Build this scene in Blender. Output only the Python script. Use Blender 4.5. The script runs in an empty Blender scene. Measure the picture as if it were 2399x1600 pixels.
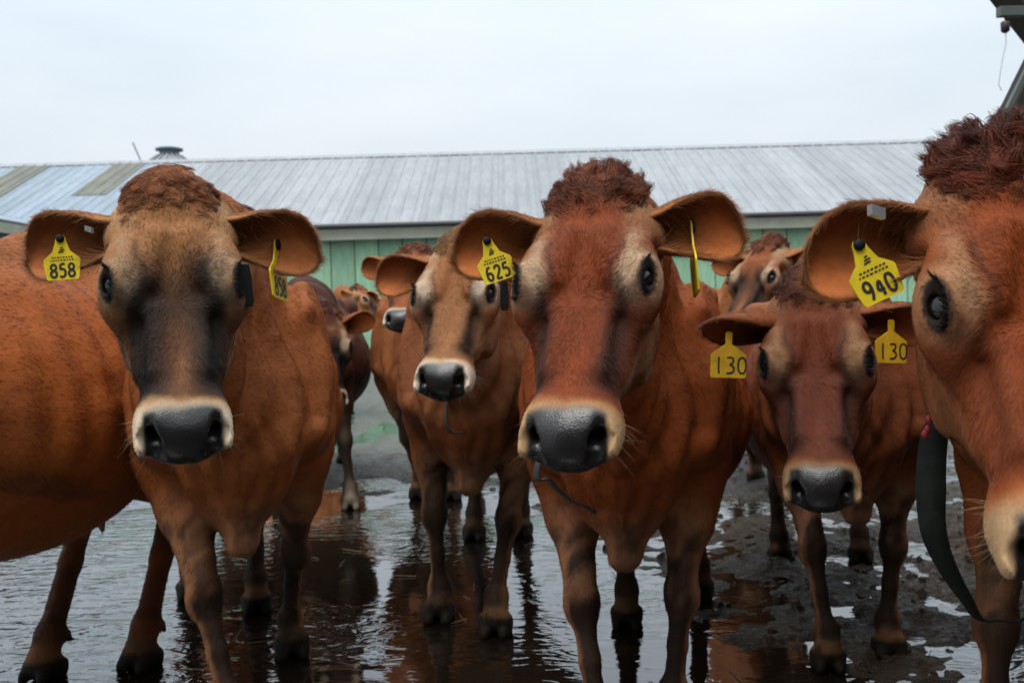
import bpy, math, random
import numpy as np
from mathutils import Matrix, Vector

random.seed(7)
RNG = np.random.default_rng(11)
SC = bpy.context.scene
COL = SC.collection
R = math.radians

# ------------------------------------------------------------------ camera, sky, sun, exposure
FPX, CW, CH = 940.0, 1024, 682
cam_d = bpy.data.cameras.new('camera')
cam = bpy.data.objects.new('camera', cam_d)
COL.objects.link(cam)
cam_d.sensor_width = 36.0
cam_d.lens = 36.0 * FPX / CW
cam_d.clip_start, cam_d.clip_end = 0.05, 4000.0
CAM_M = Matrix.Translation((0, 0, 1.0)) @ Matrix.Rotation(R(90 - 1.89), 4, 'X') @ Matrix.Rotation(R(-1.55), 4, 'Z')
cam.matrix_world = CAM_M
cam_d.dof.use_dof = True
cam_d.dof.focus_distance = 1.62
cam_d.dof.aperture_fstop = 7.1
SC.camera = cam

SUN_EL, SUN_AZ = R(66), R(210)      # azimuth measured from +Y clockwise: behind the camera, a little to the left
w = bpy.data.worlds.new('World'); SC.world = w; w.use_nodes = True
nt = w.node_tree; nt.nodes.clear()
def N(tree, typ, **kw):
    n = tree.nodes.new(typ)
    for k, v in kw.items():
        if k in n.inputs: n.inputs[k].default_value = v
        else: setattr(n, k, v)
    return n
wo = N(nt, 'ShaderNodeOutputWorld')
sky = N(nt, 'ShaderNodeTexSky'); sky.sky_type = 'NISHITA'; sky.sun_disc = False
sky.sun_elevation = SUN_EL; sky.sun_rotation = SUN_AZ; sky.dust_density = 6.0; sky.air_density = 1.6
b1 = N(nt, 'ShaderNodeBackground'); b1.inputs['Strength'].default_value = 0.05
nt.links.new(sky.outputs[0], b1.inputs[0])
# the cloud layer: an even overcast, a little lighter and darker in broad soft patches
tc = N(nt, 'ShaderNodeTexCoord'); mp = N(nt, 'ShaderNodeMapping'); mp.inputs['Scale'].default_value = (1.0, 1.0, 3.2)
ns = N(nt, 'ShaderNodeTexNoise'); ns.inputs['Scale'].default_value = 2.1; ns.inputs['Detail'].default_value = 5.0; ns.inputs['Roughness'].default_value = 0.5
cr = N(nt, 'ShaderNodeValToRGB')
cr.color_ramp.elements[0].position = 0.3; cr.color_ramp.elements[0].color = (0.52, 0.59, 0.655, 1)
cr.color_ramp.elements[1].position = 0.7; cr.color_ramp.elements[1].color = (0.635, 0.68, 0.72, 1)
b2 = N(nt, 'ShaderNodeBackground'); b2.inputs['Strength'].default_value = 1.0
nt.links.new(tc.outputs['Generated'], mp.inputs[0]); nt.links.new(mp.outputs[0], ns.inputs['Vector'])
nt.links.new(ns.outputs[0], cr.inputs[0]); gm = N(nt, 'ShaderNodeSeparateXYZ'); nt.links.new(tc.outputs['Generated'], gm.inputs[0])
ab = N(nt, 'ShaderNodeMath'); ab.operation = 'ABSOLUTE'; nt.links.new(gm.outputs['Z'], ab.inputs[0])
pw = N(nt, 'ShaderNodeMath'); pw.operation = 'POWER'; pw.inputs[1].default_value = 1.6; nt.links.new(ab.outputs[0], pw.inputs[0])
ov = N(nt, 'ShaderNodeMath'); ov.operation = 'MULTIPLY_ADD'; ov.inputs[1].default_value = 1.5; ov.inputs[2].default_value = 1.0; nt.links.new(pw.outputs[0], ov.inputs[0])   # overcast skies are brighter overhead
nt.links.new(ov.outputs[0], b2.inputs['Strength'])
nt.links.new(cr.outputs[0], b2.inputs[0])
mxw = N(nt, 'ShaderNodeMixShader'); mxw.inputs[0].default_value = 0.92
nt.links.new(b1.outputs[0], mxw.inputs[1]); nt.links.new(b2.outputs[0], mxw.inputs[2]); nt.links.new(mxw.outputs[0], wo.inputs[0])

sd = bpy.data.lights.new('sun', 'SUN'); sd.energy = 1.5; sd.angle = R(30); sd.color = (1.0, 0.96, 0.9)
sun = bpy.data.objects.new('sun', sd); COL.objects.link(sun)
sdir = Vector((math.sin(SUN_AZ) * math.cos(SUN_EL), math.cos(SUN_AZ) * math.cos(SUN_EL), math.sin(SUN_EL)))
sun.rotation_euler = sdir.to_track_quat('Z', 'Y').to_euler(); sun.location = sdir * 30

SC.view_settings.view_transform = 'Standard'; SC.view_settings.look = 'None'
SC.view_settings.exposure = 0.42; SC.view_settings.gamma = 1.0; SC.view_settings.use_curve_mapping = False
SC.render.engine = 'CYCLES'
SC.cycles.use_denoising = True
SC.cycles.max_bounces = 5; SC.cycles.diffuse_bounces = 1; SC.cycles.glossy_bounces = 3
SC.cycles.transmission_bounces = 2; SC.cycles.transparent_max_bounces = 4
try: SC.cycles_curves.shape = 'RIBBONS'
except Exception: pass

# ------------------------------------------------------------------ helpers
K = 2.2959        # the photograph's measuring scale to 1024 px
def ray(u, v):
    d = Vector(((u / K - CW / 2) / FPX, (CH / 2 - v / K) / FPX, -1.0))
    return (CAM_M.to_3x3() @ d)
def unp(u, v, depth):
    d = ray(u, v); t = depth / d.y
    return Vector((0, 0, 1.0)) + d * t
def ground_at(u, v, z=0.0):
    d = ray(u, v); t = (z - 1.0) / d.z
    return Vector((0, 0, 1.0)) + d * t

def new_mat(name):
    m = bpy.data.materials.new(name); m.use_nodes = True
    t = m.node_tree; t.nodes.clear()
    out = t.nodes.new('ShaderNodeOutputMaterial'); p = t.nodes.new('ShaderNodeBsdfPrincipled')
    t.links.new(p.outputs[0], out.inputs[0])
    return m, t, p
def noise(t, scale, detail=4, rough=0.55, vec=None, dist=0.0):
    n = t.nodes.new('ShaderNodeTexNoise'); n.inputs['Scale'].default_value = scale
    n.inputs['Detail'].default_value = detail; n.inputs['Roughness'].default_value = rough; n.inputs['Distortion'].default_value = dist
    if vec is not None: t.links.new(vec, n.inputs['Vector'])
    return n
def ramp(t, src, stops):
    r = t.nodes.new('ShaderNodeValToRGB'); e = r.color_ramp.elements
    while len(e) < len(stops): e.new(0.5)
    for i, (p, c) in enumerate(stops):
        e[i].position = p; e[i].color = (*c, 1) if len(c) == 3 else c
    t.links.new(src, r.inputs[0]); return r
def coords(t, scale=(1, 1, 1), kind='Object', rot=(0, 0, 0)):
    a = t.nodes.new('ShaderNodeTexCoord'); m = t.nodes.new('ShaderNodeMapping')
    m.inputs['Scale'].default_value = scale; m.inputs['Rotation'].default_value = rot
    t.links.new(a.outputs[kind], m.inputs[0]); return m.outputs[0]
def bump(t, p, src, strength, dist, prev=None):
    b = t.nodes.new('ShaderNodeBump'); b.inputs['Strength'].default_value = strength; b.inputs['Distance'].default_value = dist
    t.links.new(src, b.inputs['Height'])
    if prev is not None: t.links.new(prev.outputs[0], b.inputs['Normal'])
    t.links.new(b.outputs[0], p.inputs['Normal']); return b
def simple_mat(name, col, rough=0.6, var=0.15, scale=8.0, metallic=0.0, bmp=0.0):
    m, t, p = new_mat(name)
    n = noise(t, scale, 5, 0.6, coords(t))
    c0 = tuple(max(0, c * (1 - var)) for c in col); c1 = tuple(c * (1 + var) for c in col)
    r = ramp(t, n.outputs[0], [(0.3, c0), (0.7, c1)])
    t.links.new(r.outputs[0], p.inputs['Base Color'])
    p.inputs['Roughness'].default_value = rough; p.inputs['Metallic'].default_value = metallic
    if bmp: bump(t, p, n.outputs[0], 0.5, bmp)
    return m
def mesh_obj(name, V, F, mat, parent=None, smooth=False):
    me = bpy.data.meshes.new(name); me.from_pydata([tuple(v) for v in V], [], [tuple(f) for f in F]); me.update()
    if smooth: me.polygons.foreach_set('use_smooth', np.ones(len(me.polygons), bool))
    if mat is not None: me.materials.append(mat)
    o = bpy.data.objects.new(name, me); COL.objects.link(o)
    if parent is not None: o.parent = parent
    return o
def empty(name, loc=(0, 0, 0)):
    o = bpy.data.objects.new(name, None); COL.objects.link(o); o.location = loc; return o
def tag(o, label=None, cat=None, group=None, kind=None):
    for k, v in (('label', label), ('category', cat), ('group', group), ('kind', kind)):
        if v: o[k] = v
    return o
class MB:
    """collects boxes, bars and tubes into one mesh"""
    def __init__(s): s.V, s.F = [], []
    def quadbox(s, P):          # eight corners, bottom four then top four
        b = len(s.V); s.V += [tuple(p) for p in P]
        s.F += [tuple(b + i for i in f) for f in ((0, 3, 2, 1), (4, 5, 6, 7), (0, 1, 5, 4), (1, 2, 6, 5), (2, 3, 7, 6), (3, 0, 4, 7))]
    def box(s, lo, hi):
        x0, y0, z0 = lo; x1, y1, z1 = hi
        s.quadbox([(x0, y0, z0), (x1, y0, z0), (x1, y1, z0), (x0, y1, z0), (x0, y0, z1), (x1, y0, z1), (x1, y1, z1), (x0, y1, z1)])
    def bar(s, a, b, wx, wz, up=(0, 0, 1)):
        a, b = Vector(a), Vector(b); d = (b - a).normalized(); u = Vector(up)
        sx = d.cross(u).normalized(); uz = sx.cross(d).normalized()
        P = []
        for e in (a, b): P.append([e + sx * i * wx / 2 + uz * j * wz / 2 for i, j in ((-1, -1), (1, -1), (1, 1), (-1, 1))])
        s.quadbox(P[0] + P[1])
    def tube(s, pts, rad, n=8, cap=True):
        pts = [Vector(p) for p in pts]; rs = rad if isinstance(rad, (list, tuple)) else [rad] * len(pts)
        b = len(s.V); prev = None
        for i, p in enumerate(pts):
            d = (pts[min(i + 1, len(pts) - 1)] - pts[max(i - 1, 0)]).normalized()
            if prev is None: prev = d.orthogonal().normalized()
            prev = (prev - d * prev.dot(d)).normalized(); q = d.cross(prev)
            for k in range(n):
                a = 2 * math.pi * k / n
                s.V.append(tuple(p + (prev * math.cos(a) + q * math.sin(a)) * rs[i]))
        for i in range(len(pts) - 1):
            for k in range(n):
                s.F.append((b + i * n + k, b + i * n + (k + 1) % n, b + (i + 1) * n + (k + 1) % n, b + (i + 1) * n + k))
        if cap:
            s.F.append(tuple(b + k for k in range(n))[::-1]); e = b + (len(pts) - 1) * n; s.F.append(tuple(e + k for k in range(n)))
    def build(s, name, mat, parent=None, smooth=False): return mesh_obj(name, s.V, s.F, mat, parent, smooth)

def fbm2(x, y, seed, octs=5, lac=2.0, gain=0.5):
    """value noise on numpy arrays"""
    g = np.random.default_rng(seed); T = g.random((256, 256)).astype(np.float32)
    out = np.zeros_like(x, dtype=np.float32); a = 1.0; s = 0.0
    for _ in range(octs):
        xi, yi = np.floor(x).astype(int), np.floor(y).astype(int); fx, fy = x - xi, y - yi
        fx = fx * fx * (3 - 2 * fx); fy = fy * fy * (3 - 2 * fy)
        v = (T[xi & 255, yi & 255] * (1 - fx) * (1 - fy) + T[(xi + 1) & 255, yi & 255] * fx * (1 - fy)
             + T[xi & 255, (yi + 1) & 255] * (1 - fx) * fy + T[(xi + 1) & 255, (yi + 1) & 255] * fx * fy)
        out += a * v; s += a; a *= gain; x = x * lac + 17.3; y = y * lac + 5.7
    return out / s
def sstep(a, b, x):
    t = np.clip((x - a) / (b - a), 0, 1); return t * t * (3 - 2 * t)

# ------------------------------------------------------------------ the setting: yard, water, barn, bin, shed
def mud_material():
    m, t, p = new_mat('wet_mud')
    vec = coords(t); n1 = noise(t, 3.0, 6, 0.62, vec); n2 = noise(t, 38, 5, 0.6, vec); n3 = noise(t, 9, 4, 0.6, coords(t, (1, 2.4, 1)))
    r = ramp(t, n1.outputs[0], [(0.25, (0.012, 0.0075, 0.004)), (0.5, (0.032, 0.019, 0.010)), (0.75, (0.062, 0.040, 0.023))])
    # beyond the trampled strip the yard is hosed concrete under a thin film of muck
    sx = t.nodes.new('ShaderNodeSeparateXYZ'); t.links.new(vec, sx.inputs[0]); mr = t.nodes.new('ShaderNodeMapRange'); mr.inputs['From Min'].default_value = 4.2; mr.inputs['From Max'].default_value = 6.5
    t.links.new(sx.outputs['Y'], mr.inputs['Value']); mc = t.nodes.new('ShaderNodeMix'); mc.data_type = 'RGBA'; t.links.new(mr.outputs[0], mc.inputs[0]); t.links.new(r.outputs[0], mc.inputs[6])
    rc = ramp(t, n3.outputs[0], [(0.35, (0.075, 0.070, 0.058)), (0.62, (0.17, 0.175, 0.16))]); t.links.new(rc.outputs[0], mc.inputs[7])
    t.links.new(mc.outputs[2], p.inputs['Base Color'])
    rr = ramp(t, n2.outputs[0], [(0.38, (0.10,) * 3), (0.62, (0.62,) * 3)]); t.links.new(rr.outputs[0], p.inputs['Roughness'])
    p.inputs['Specular IOR Level'].default_value = 0.20
    b = bump(t, p, n3.outputs[0], 0.8, 0.05); bump(t, p, n2.outputs[0], 1.0, 0.022, b)
    return m
def water_material():
    m, t, p = new_mat('puddle_water')
    vec = coords(t, (1, 1.7, 1)); n1 = noise(t, 6.0, 3, 0.5, vec, 1.4); n2 = noise(t, 22, 1, 0.5, vec, 0.3)
    # breeze and hoof ripples come in patches, still water between them
    pm = noise(t, 0.9, 2, 0.5, coords(t)); pr = ramp(t, pm.outputs[0], [(0.42, (0.05,) * 3), (0.60, (1,) * 3)])
    wv = t.nodes.new('ShaderNodeTexWave'); wv.wave_type = 'RINGS'; wv.inputs['Scale'].default_value = 4.2; wv.inputs['Distortion'].default_value = 3.0; wv.inputs['Detail'].default_value = 2.0
    wv.inputs['Detail Scale'].default_value = 1.2
    t.links.new(coords(t), wv.inputs['Vector'])
    add = t.nodes.new('ShaderNodeMath'); add.operation = 'MULTIPLY_ADD'; add.inputs[1].default_value = 0.30
    t.links.new(n2.outputs[0], add.inputs[0]); t.links.new(n1.outputs[0], add.inputs[2])
    ad2 = t.nodes.new('ShaderNodeMath'); ad2.operation = 'MULTIPLY_ADD'; ad2.inputs[1].default_value = 0.10
    t.links.new(wv.outputs['Fac'], ad2.inputs[0]); t.links.new(add.outputs[0], ad2.inputs[2])
    mu = t.nodes.new('ShaderNodeMath'); mu.operation = 'MULTIPLY'; t.links.new(ad2.outputs[0], mu.inputs[0]); t.links.new(pr.outputs[0], mu.inputs[1])
    bump(t, p, mu.outputs[0], 0.45, 0.018)
    # murky water: dark body under a mirror that strengthens towards the grazing view
    p.inputs['Base Color'].default_value = (0.012, 0.008, 0.005, 1); p.inputs['Roughness'].default_value = 0.5; p.inputs['Specular IOR Level'].default_value = 0.0
    bn = [n for n in t.nodes if n.type == 'BUMP'][0]; gl = t.nodes.new('ShaderNodeBsdfGlossy'); gl.inputs['Roughness'].default_value = 0.035; gl.inputs['Color'].default_value = (.94, .95, .97, 1)
    fr = t.nodes.new('ShaderNodeFresnel'); fr.inputs['IOR'].default_value = 1.42; t.links.new(bn.outputs[0], gl.inputs['Normal']); t.links.new(bn.outputs[0], fr.inputs['Normal'])
    ml = t.nodes.new('ShaderNodeMath'); ml.operation = 'MULTIPLY'; ml.use_clamp = True; ml.inputs[1].default_value = 1.9; t.links.new(fr.outputs[0], ml.inputs[0])
    mn = t.nodes.new('ShaderNodeMath'); mn.operation = 'MINIMUM'; mn.inputs[1].default_value = 0.7; t.links.new(ml.outputs[0], mn.inputs[0])
    mx = t.nodes.new('ShaderNodeMixShader'); out = [n for n in t.nodes if n.type == 'OUTPUT_MATERIAL'][0]
    t.links.new(mn.outputs[0], mx.inputs[0]); t.links.new(p.outputs[0], mx.inputs[1]); t.links.new(gl.outputs[0], mx.inputs[2]); t.links.new(mx.outputs[0], out.inputs[0])
    return m
M_MUD, M_WATER = mud_material(), water_material()
def mud_height(x, y):
    a = fbm2(x * .8 + 40, y * .8 + 40, 1, 4); b = fbm2(x * 5 + 60, y * 5 + 60, 2, 4); c = fbm2(x * 19 + 90, y * 19 + 90, 4, 3)
    right = sstep(.15, 1.3, x + .25 * (y - 2.0)) * sstep(7, 3.5, y)
    far = sstep(4.3, 6.5, y)
    h = -.030 + .050 * (a - .5) + .034 * (b - .5) * (1 + 1.2 * right + 1.4 * far) + .012 * (c - .5) * (1 + 2.2 * right) + .037 * right + .043 * far
    for px, py, rr in ((.62, 1.72, .13), (1.33, 2.45, .12), (.42, 1.95, .2)):                     # small pools left standing in the mud
        h -= .05 * np.exp(-(((x - px) / rr) ** 2 + ((y - py) / (rr * 1.6)) ** 2))
    return h
def grid_mesh(name, xs, ys, hf, mat):
    X, Y = np.meshgrid(xs, ys, indexing='ij'); Zz = hf(X, Y); nx, ny = X.shape
    me = bpy.data.meshes.new(name); V = np.stack([X, Y, Zz], -1).reshape(-1, 3)
    i = np.arange(nx * ny).reshape(nx, ny); Qd = np.stack([i[:-1, :-1], i[1:, :-1], i[1:, 1:], i[:-1, 1:]], -1).reshape(-1, 4)
    me.vertices.add(len(V)); me.vertices.foreach_set('co', V.astype(np.float32).ravel()); me.loops.add(len(Qd) * 4); me.loops.foreach_set('vertex_index', Qd.astype(np.int32).ravel())
    me.polygons.add(len(Qd)); me.polygons.foreach_set('loop_start', (np.arange(len(Qd)) * 4).astype(np.int32)); me.update(calc_edges=True)
    me.polygons.foreach_set('use_smooth', np.ones(len(Qd), bool)); me.materials.append(mat)
    o = bpy.data.objects.new(name, me); COL.objects.link(o); return o
gx = np.concatenate([-np.geomspace(900, 4, 22), np.arange(-3.8, 4.2, .018), np.geomspace(4.3, 900, 22)])
gy = np.concatenate([[-60, -20, -6, -2, 0, .6], np.arange(1.0, 6.6, .018), np.geomspace(6.7, 1200, 60)])
ground = grid_mesh('ground', gx, gy, mud_height, M_MUD); tag(ground, kind='structure')
water = grid_mesh('water', np.linspace(-9, 9, 3), np.linspace(-2, 15, 3), lambda x, y: x * 0, M_WATER); tag(water, kind='structure')

# barn: long shed across the back, sheet roof, green boarded wall
BY, EZ, RY, RZ = 22.0, 3.2, 27.4, 5.58
BX0, BX1 = -26.0, 20.0
def roof_material(name, c0, c1, streak):
    m, t, p = new_mat(name)
    oi = t.nodes.new('ShaderNodeObjectInfo'); vec = coords(t, (1.5, .35, 1)); n1 = noise(t, 2.2, 6, 0.65, vec); n2 = noise(t, 5, 4, 0.6, coords(t, (4, .12, 1)))
    r = ramp(t, n1.outputs[0], [(0.3, c0), (0.7, c1)])
    mx = t.nodes.new('ShaderNodeMix'); mx.data_type = 'RGBA'; mx.blend_type = 'MULTIPLY'; mx.inputs[0].default_value = streak
    r2 = ramp(t, n2.outputs[0], [(0.35, (0.62, 0.60, 0.58)), (0.6, (1, 1, 1))])
    t.links.new(r.outputs[0], mx.inputs[6]); t.links.new(r2.outputs[0], mx.inputs[7])
    m2 = t.nodes.new('ShaderNodeMix'); m2.data_type = 'RGBA'; m2.blend_type = 'MULTIPLY'; m2.inputs[0].default_value = 1
    mr = t.nodes.new('ShaderNodeMapRange'); mr.inputs['To Min'].default_value = 0.86; mr.inputs['To Max'].default_value = 1.08
    t.links.new(oi.outputs['Random'], mr.inputs['Value']); t.links.new(mx.outputs[2], m2.inputs[6]); t.links.new(mr.outputs[0], m2.inputs[7])
    t.links.new(m2.outputs[2], p.inputs['Base Color']); p.inputs['Roughness'].default_value = 0.5; p.inputs['Metallic'].default_value = 0.1
    return m
M_ROOF = roof_material('galvanised_roof', (0.25, 0.26, 0.275), (0.33, 0.345, 0.36), .35)
M_ROOF_B = roof_material('weathered_roof', (0.22, 0.28, 0.34), (0.30, 0.37, 0.43), .5)
M_MOSS = roof_material('mossy_sheet', (0.10, 0.10, 0.075), (0.17, 0.17, 0.13), .6)
M_GREEN = None
def green_material():
    m, t, p = new_mat('green_boards'); oi = t.nodes.new('ShaderNodeObjectInfo')
    n1 = noise(t, 6, 6, 0.7, coords(t, (3, 3, .5))); r = ramp(t, n1.outputs[0], [(0.28, (0.24, 0.43, 0.26)), (0.55, (0.34, 0.58, 0.37)), (0.78, (0.48, 0.66, 0.50))])
    m2 = t.nodes.new('ShaderNodeMix'); m2.data_type = 'RGBA'; m2.blend_type = 'MULTIPLY'; m2.inputs[0].default_value = 1
    mr = t.nodes.new('ShaderNodeMapRange'); mr.inputs['To Min'].default_value = 0.8; mr.inputs['To Max'].default_value = 1.1
    t.links.new(oi.outputs['Random'], mr.inputs['Value']); t.links.new(r.outputs[0], m2.inputs[6]); t.links.new(mr.outputs[0], m2.inputs[7]); t.links.new(m2.outputs[2], p.inputs['Base Color'])
    p.inputs['Roughness'].default_value = 0.6; bump(t, p, n1.outputs[0], 0.3, 0.01); return m
M_GREEN = green_material()
M_FASCIA = simple_mat('fascia_paint', (0.34, 0.34, 0.27), 0.6, 0.15, 3); M_GUTTER = simple_mat('gutter_dark', (0.035, 0.035, 0.04), 0.5, 0.3, 3)
M_DARK = simple_mat('dark_timber', (0.022, 0.018, 0.014), 0.8, 0.4, 6); M_CONC = simple_mat('concrete', (0.24, 0.24, 0.23), 0.8, 0.25, 2)
barn = tag(empty('barn', (0, BY, 0)), 'long green boarded barn with grey sheet metal roof behind the cows', 'barn')
def sheet_mesh(name, width, length, slope):
    """one corrugated roof sheet, lying from the eave (y=0) up the slope; ribs stand proud"""
    prof = []; nr = 3; rw = width / nr
    for k in range(nr):
        a = k * rw; prof += [(a, 0), (a + rw * .30, 0), (a + rw * .36, .020), (a + rw * .46, .020), (a + rw * .52, 0)]
    prof += [(width - .004, 0)]
    V = []; cs, sn = math.cos(slope), math.sin(slope)
    for d in (0, length):
        for x, z in prof: V.append((x, d * cs - z * sn, d * sn + z * cs))
    n = len(prof); F = [(i, i + 1, n + i + 1, n + i) for i in range(n - 1)]
    o = len(V); V += [(x, y + .006 * sn, z - .006 * cs) for x, y, z in V[:]]; F += [(o + n + i, o + n + i + 1, o + i + 1, o + i) for i in range(n - 1)]
    F += [(i + 1, i, o + i, o + i + 1) for i in range(n - 1)]
    me = bpy.data.meshes.new(name); me.from_pydata(V, [], F); me.update(); return me
sl_len = math.hypot(RY - BY + .35, RZ - EZ + .15); sl_ang = math.atan2(RZ - EZ, RY - BY); SW = .92
base_me = {k: sheet_mesh('roof_sheet', SW, sl_len, sl_ang) for k in 'gbm'}
for k, mm in (('g', M_ROOF), ('b', M_ROOF_B), ('m', M_MOSS)): base_me[k].materials.append(mm)
upper_me = sheet_mesh('skylight_sheet', SW, sl_len * .52, sl_ang); upper_me.materials.append(M_MOSS)
ns_ = int((BX1 - BX0) / SW); moss_i = set()
for i in range(ns_):
    x = BX0 + i * SW
    k = 'g' if x > -9.6 else 'b'
    o = bpy.data.objects.new('roof_sheet', base_me[k]); COL.objects.link(o); o.parent = barn
    o.location = (x, -.35, EZ - .15 + (.004 if i % 2 else 0) + RNG.uniform(0, .006))
    if k == 'b' and i % 3 == 1:
        q = bpy.data.objects.new('roof_sheet', upper_me); COL.objects.link(q); q.parent = barn
        f = .47; q.location = (x, -.35 + sl_len * f * math.cos(sl_ang), EZ - .15 + sl_len * f * math.sin(sl_ang) + .022); q['label'] = 'mossy stained sheet patched over the upper roof'
        moss_i.add(i)
cq = [(RY - BY - .25, RZ - .25 * .44 + .035), (RY - BY, RZ + .05), (RY - BY + .25, RZ - .25 * .44 + .035)]
mesh_obj('ridge_cap', [(x, a, b) for x in (BX0, BX1) for a, b in cq], [(0, 3, 4, 1), (1, 4, 5, 2)], M_ROOF, barn)
mb = MB(); mb.box((BX0, RY - BY, 0), (BX1, RY - BY + 5, 3.0)); mb.build('rear_wall', M_CONC, barn)
mb = MB(); mb.quadbox([(BX0, RY - BY + .1, RZ - .3), (BX1, RY - BY + .1, RZ - .3), (BX1, RY - BY + 5.6, EZ - .3), (BX0, RY - BY + 5.6, EZ - .3), (BX0, RY - BY + .1, RZ - .02), (BX1, RY - BY + .1, RZ - .02), (BX1, RY - BY + 5.6, EZ), (BX0, RY - BY + 5.6, EZ)]); mb.build('rear_roof', M_ROOF, barn)
mb = MB(); mb.tube([(BX0, -.42, EZ - .17), (BX1, -.42, EZ - .17)], .055, 8); mb.build('gutter', M_GUTTER, barn)
mb = MB(); mb.box((BX0, -.34, EZ - .48), (BX1, -.30, EZ - .23)); mb.build('fascia_board', M_FASCIA, barn)
mb = MB(); mb.box((BX0, -.30, EZ - .40), (BX1, .02, EZ - .37)); mb.build('soffit', M_DARK, barn)
bw = .56; xb = BX0
bm_ = bpy.data.meshes.new('wall_board'); q = MB(); q.box((0, -.03, 0), (bw - .025, .0, EZ - .40)); bm_.from_pydata(q.V, [], q.F); bm_.update(); bm_.materials.append(M_GREEN)
while xb < BX1 - bw:
    if xb > -13:
        o = bpy.data.objects.new('wall_board', bm_); COL.objects.link(o); o.parent = barn; o.location = (xb, RNG.uniform(0, .008), .0)
    xb += bw
mb = MB(); mb.box((BX0, .012, 0), (BX1, .25, EZ - .42)); mb.build('wall_core', M_DARK, barn)
# a wing that comes forward at the far end: its eave runs towards the yard
wing = tag(empty('barn_wing', (-9.9, 17.0, 0)), 'low barn wing with pale eave board and dark open side', 'barn')
mb = MB(); mb.quadbox([(-.35, -6, EZ - .18), (.05, -6, EZ - .18), (.05, 4.6, EZ - .18), (-.35, 4.6, EZ - .18), (-.35, -6, EZ + .0), (.05, -6, EZ - .155), (.05, 4.6, EZ - .155), (-.35, 4.6, EZ + .0)]); mb.build('eave_sheet', M_ROOF_B, wing)
mb = MB(); mb.box((-.02, -6, EZ - .42), (.03, 4.6, EZ - .20)); mb.build('fascia_board', M_FASCIA, wing)
mb = MB(); mb.box((-.10, -6, EZ - .56), (-.03, 4.6, EZ - .30)); mb.build('eave_beam', M_GUTTER, wing)
for k in range(8):
    V = [(-.30 - j * (4.5 / 3), -6 + k * 1.33 + a, EZ - .03 + (.44 * 4.5 / 3) * j) for j in range(2) for a in (0, 1.32)]
for k in range(5): mb = MB(); mb.box((-.32, -5.5 + k * 2.4, 0), (-.14, -5.32 + k * 2.4, EZ - .5)); mb.build('post', M_DARK, wing)
mb = MB(); mb.box((-6, -6, 0), (-4.5, 4.6, EZ - .6)); mb.build('inner_wall', M_DARK, wing)
q = MB(); q.quadbox([(-5, -6, EZ - .2), (-.34, -6, EZ - .2), (-.34, 4.4, EZ - .2), (-5, 4.4, EZ - .2), (-5, -6, EZ + .02), (-.34, -6, EZ - .001), (-.34, 4.4, EZ - .001), (-5, 4.4, EZ + .02)]); q.build('roof_deck', M_ROOF_B, wing)

# grain bin behind the barn: only its conical roof and capped vent rise over the ridge
bp = unp(390, 380, 44); gb = tag(empty('grain_bin', (bp.x, 44, 0)), 'round steel grain bin with capped conical roof rising behind the barn ridge', 'grain bin')
zt = unp(390, 352, 44).z
mb = MB(); mb.tube([(0, 0, 0), (0, 0, zt - 2.35)], 3.4, 36); mb.build('bin_wall', M_ROOF, gb, False)
mb = MB(); mb.tube([(0, 0, zt - 2.36), (0, 0, zt - .12)], [3.5, .52], 36); mb.build('bin_roof', M_ROOF, gb, False)
mb = MB()
for k in range(18): a = k * math.pi / 9; mb.bar((3.5 * math.cos(a), 3.5 * math.sin(a), zt - 2.33), (.55 * math.cos(a), .55 * math.sin(a), zt - .10), .07, .07)
mb.build('roof_ribs', M_ROOF, gb)
M_CAP = simple_mat('vent_cap', (0.10, 0.14, 0.17), 0.5, 0.2, 4)
mb = MB(); mb.tube([(0, 0, zt - .16), (0, 0, zt + .14)], .44, 20); mb.build('vent_collar', M_CAP, gb)
mb = MB(); mb.tube([(0, 0, zt + .14), (0, 0, zt + .22), (0, 0, zt + .28)], [.62, .62, .40], 20); mb.build('vent_cap', M_CAP, gb)
mb = MB()
mb.tube([(-.95, -.6, zt - .8), (-1.45, -.6, zt + .45)], .035, 6)
mb.build('guide_rail', M_CAP, gb)

# shed at the side: only its roof corner, a diagonal brace and a hanging lamp reach the picture
SD = 5.2
s0 = unp(2330, 40, SD); shed = tag(empty('open_shed', (s0.x, SD, 0)), 'dark timber shed corner with roof edge and slanting brace at the yard side', 'shed')
def sl_(u, v, d): return unp(u, v, d) - Vector((s0.x, SD, 0))
M_SHEDROOF = simple_mat('shed_roof', (0.10, 0.115, 0.105), 0.6, 0.2, 4); M_SHEDWALL = simple_mat('shed_wall', (0.33, 0.36, 0.36), 0.7, 0.15, 2)
A0, A1 = sl_(2292, -40, SD), sl_(2464, 178, SD)
mb = MB(); d_ = (A1 - A0); mb.bar(A0, A0 + d_ * 2.2, .06, .22, up=(0, 1, 0)); o = mb.build('barge_board', M_DARK, shed)
mb = MB(); B = [A0 + Vector((.06, .04, .06)), A0 + d_ * 2.2 + Vector((.06, .04, .06))]; ex = Vector((2.4, 0, .5))
mb.quadbox([B[0], B[1], B[1] + ex, B[0] + ex] + [q + Vector((0, .06, .0)) for q in (B[0], B[1], B[1] + ex, B[0] + ex)]); mb.build('gable_boards', M_DARK, shed)
mb = MB(); mb.bar(sl_(2292, 27, SD - .1), sl_(2620, 22, SD - .1), .05, .05); mb.build('tie_beam', M_SHEDROOF, shed)
mb = MB(); mb.bar(sl_(2312, 280, SD), sl_(2460, -20, SD), .07, .19, up=(0, 1, 0)); mb.build('brace', M_DARK, shed)
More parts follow.
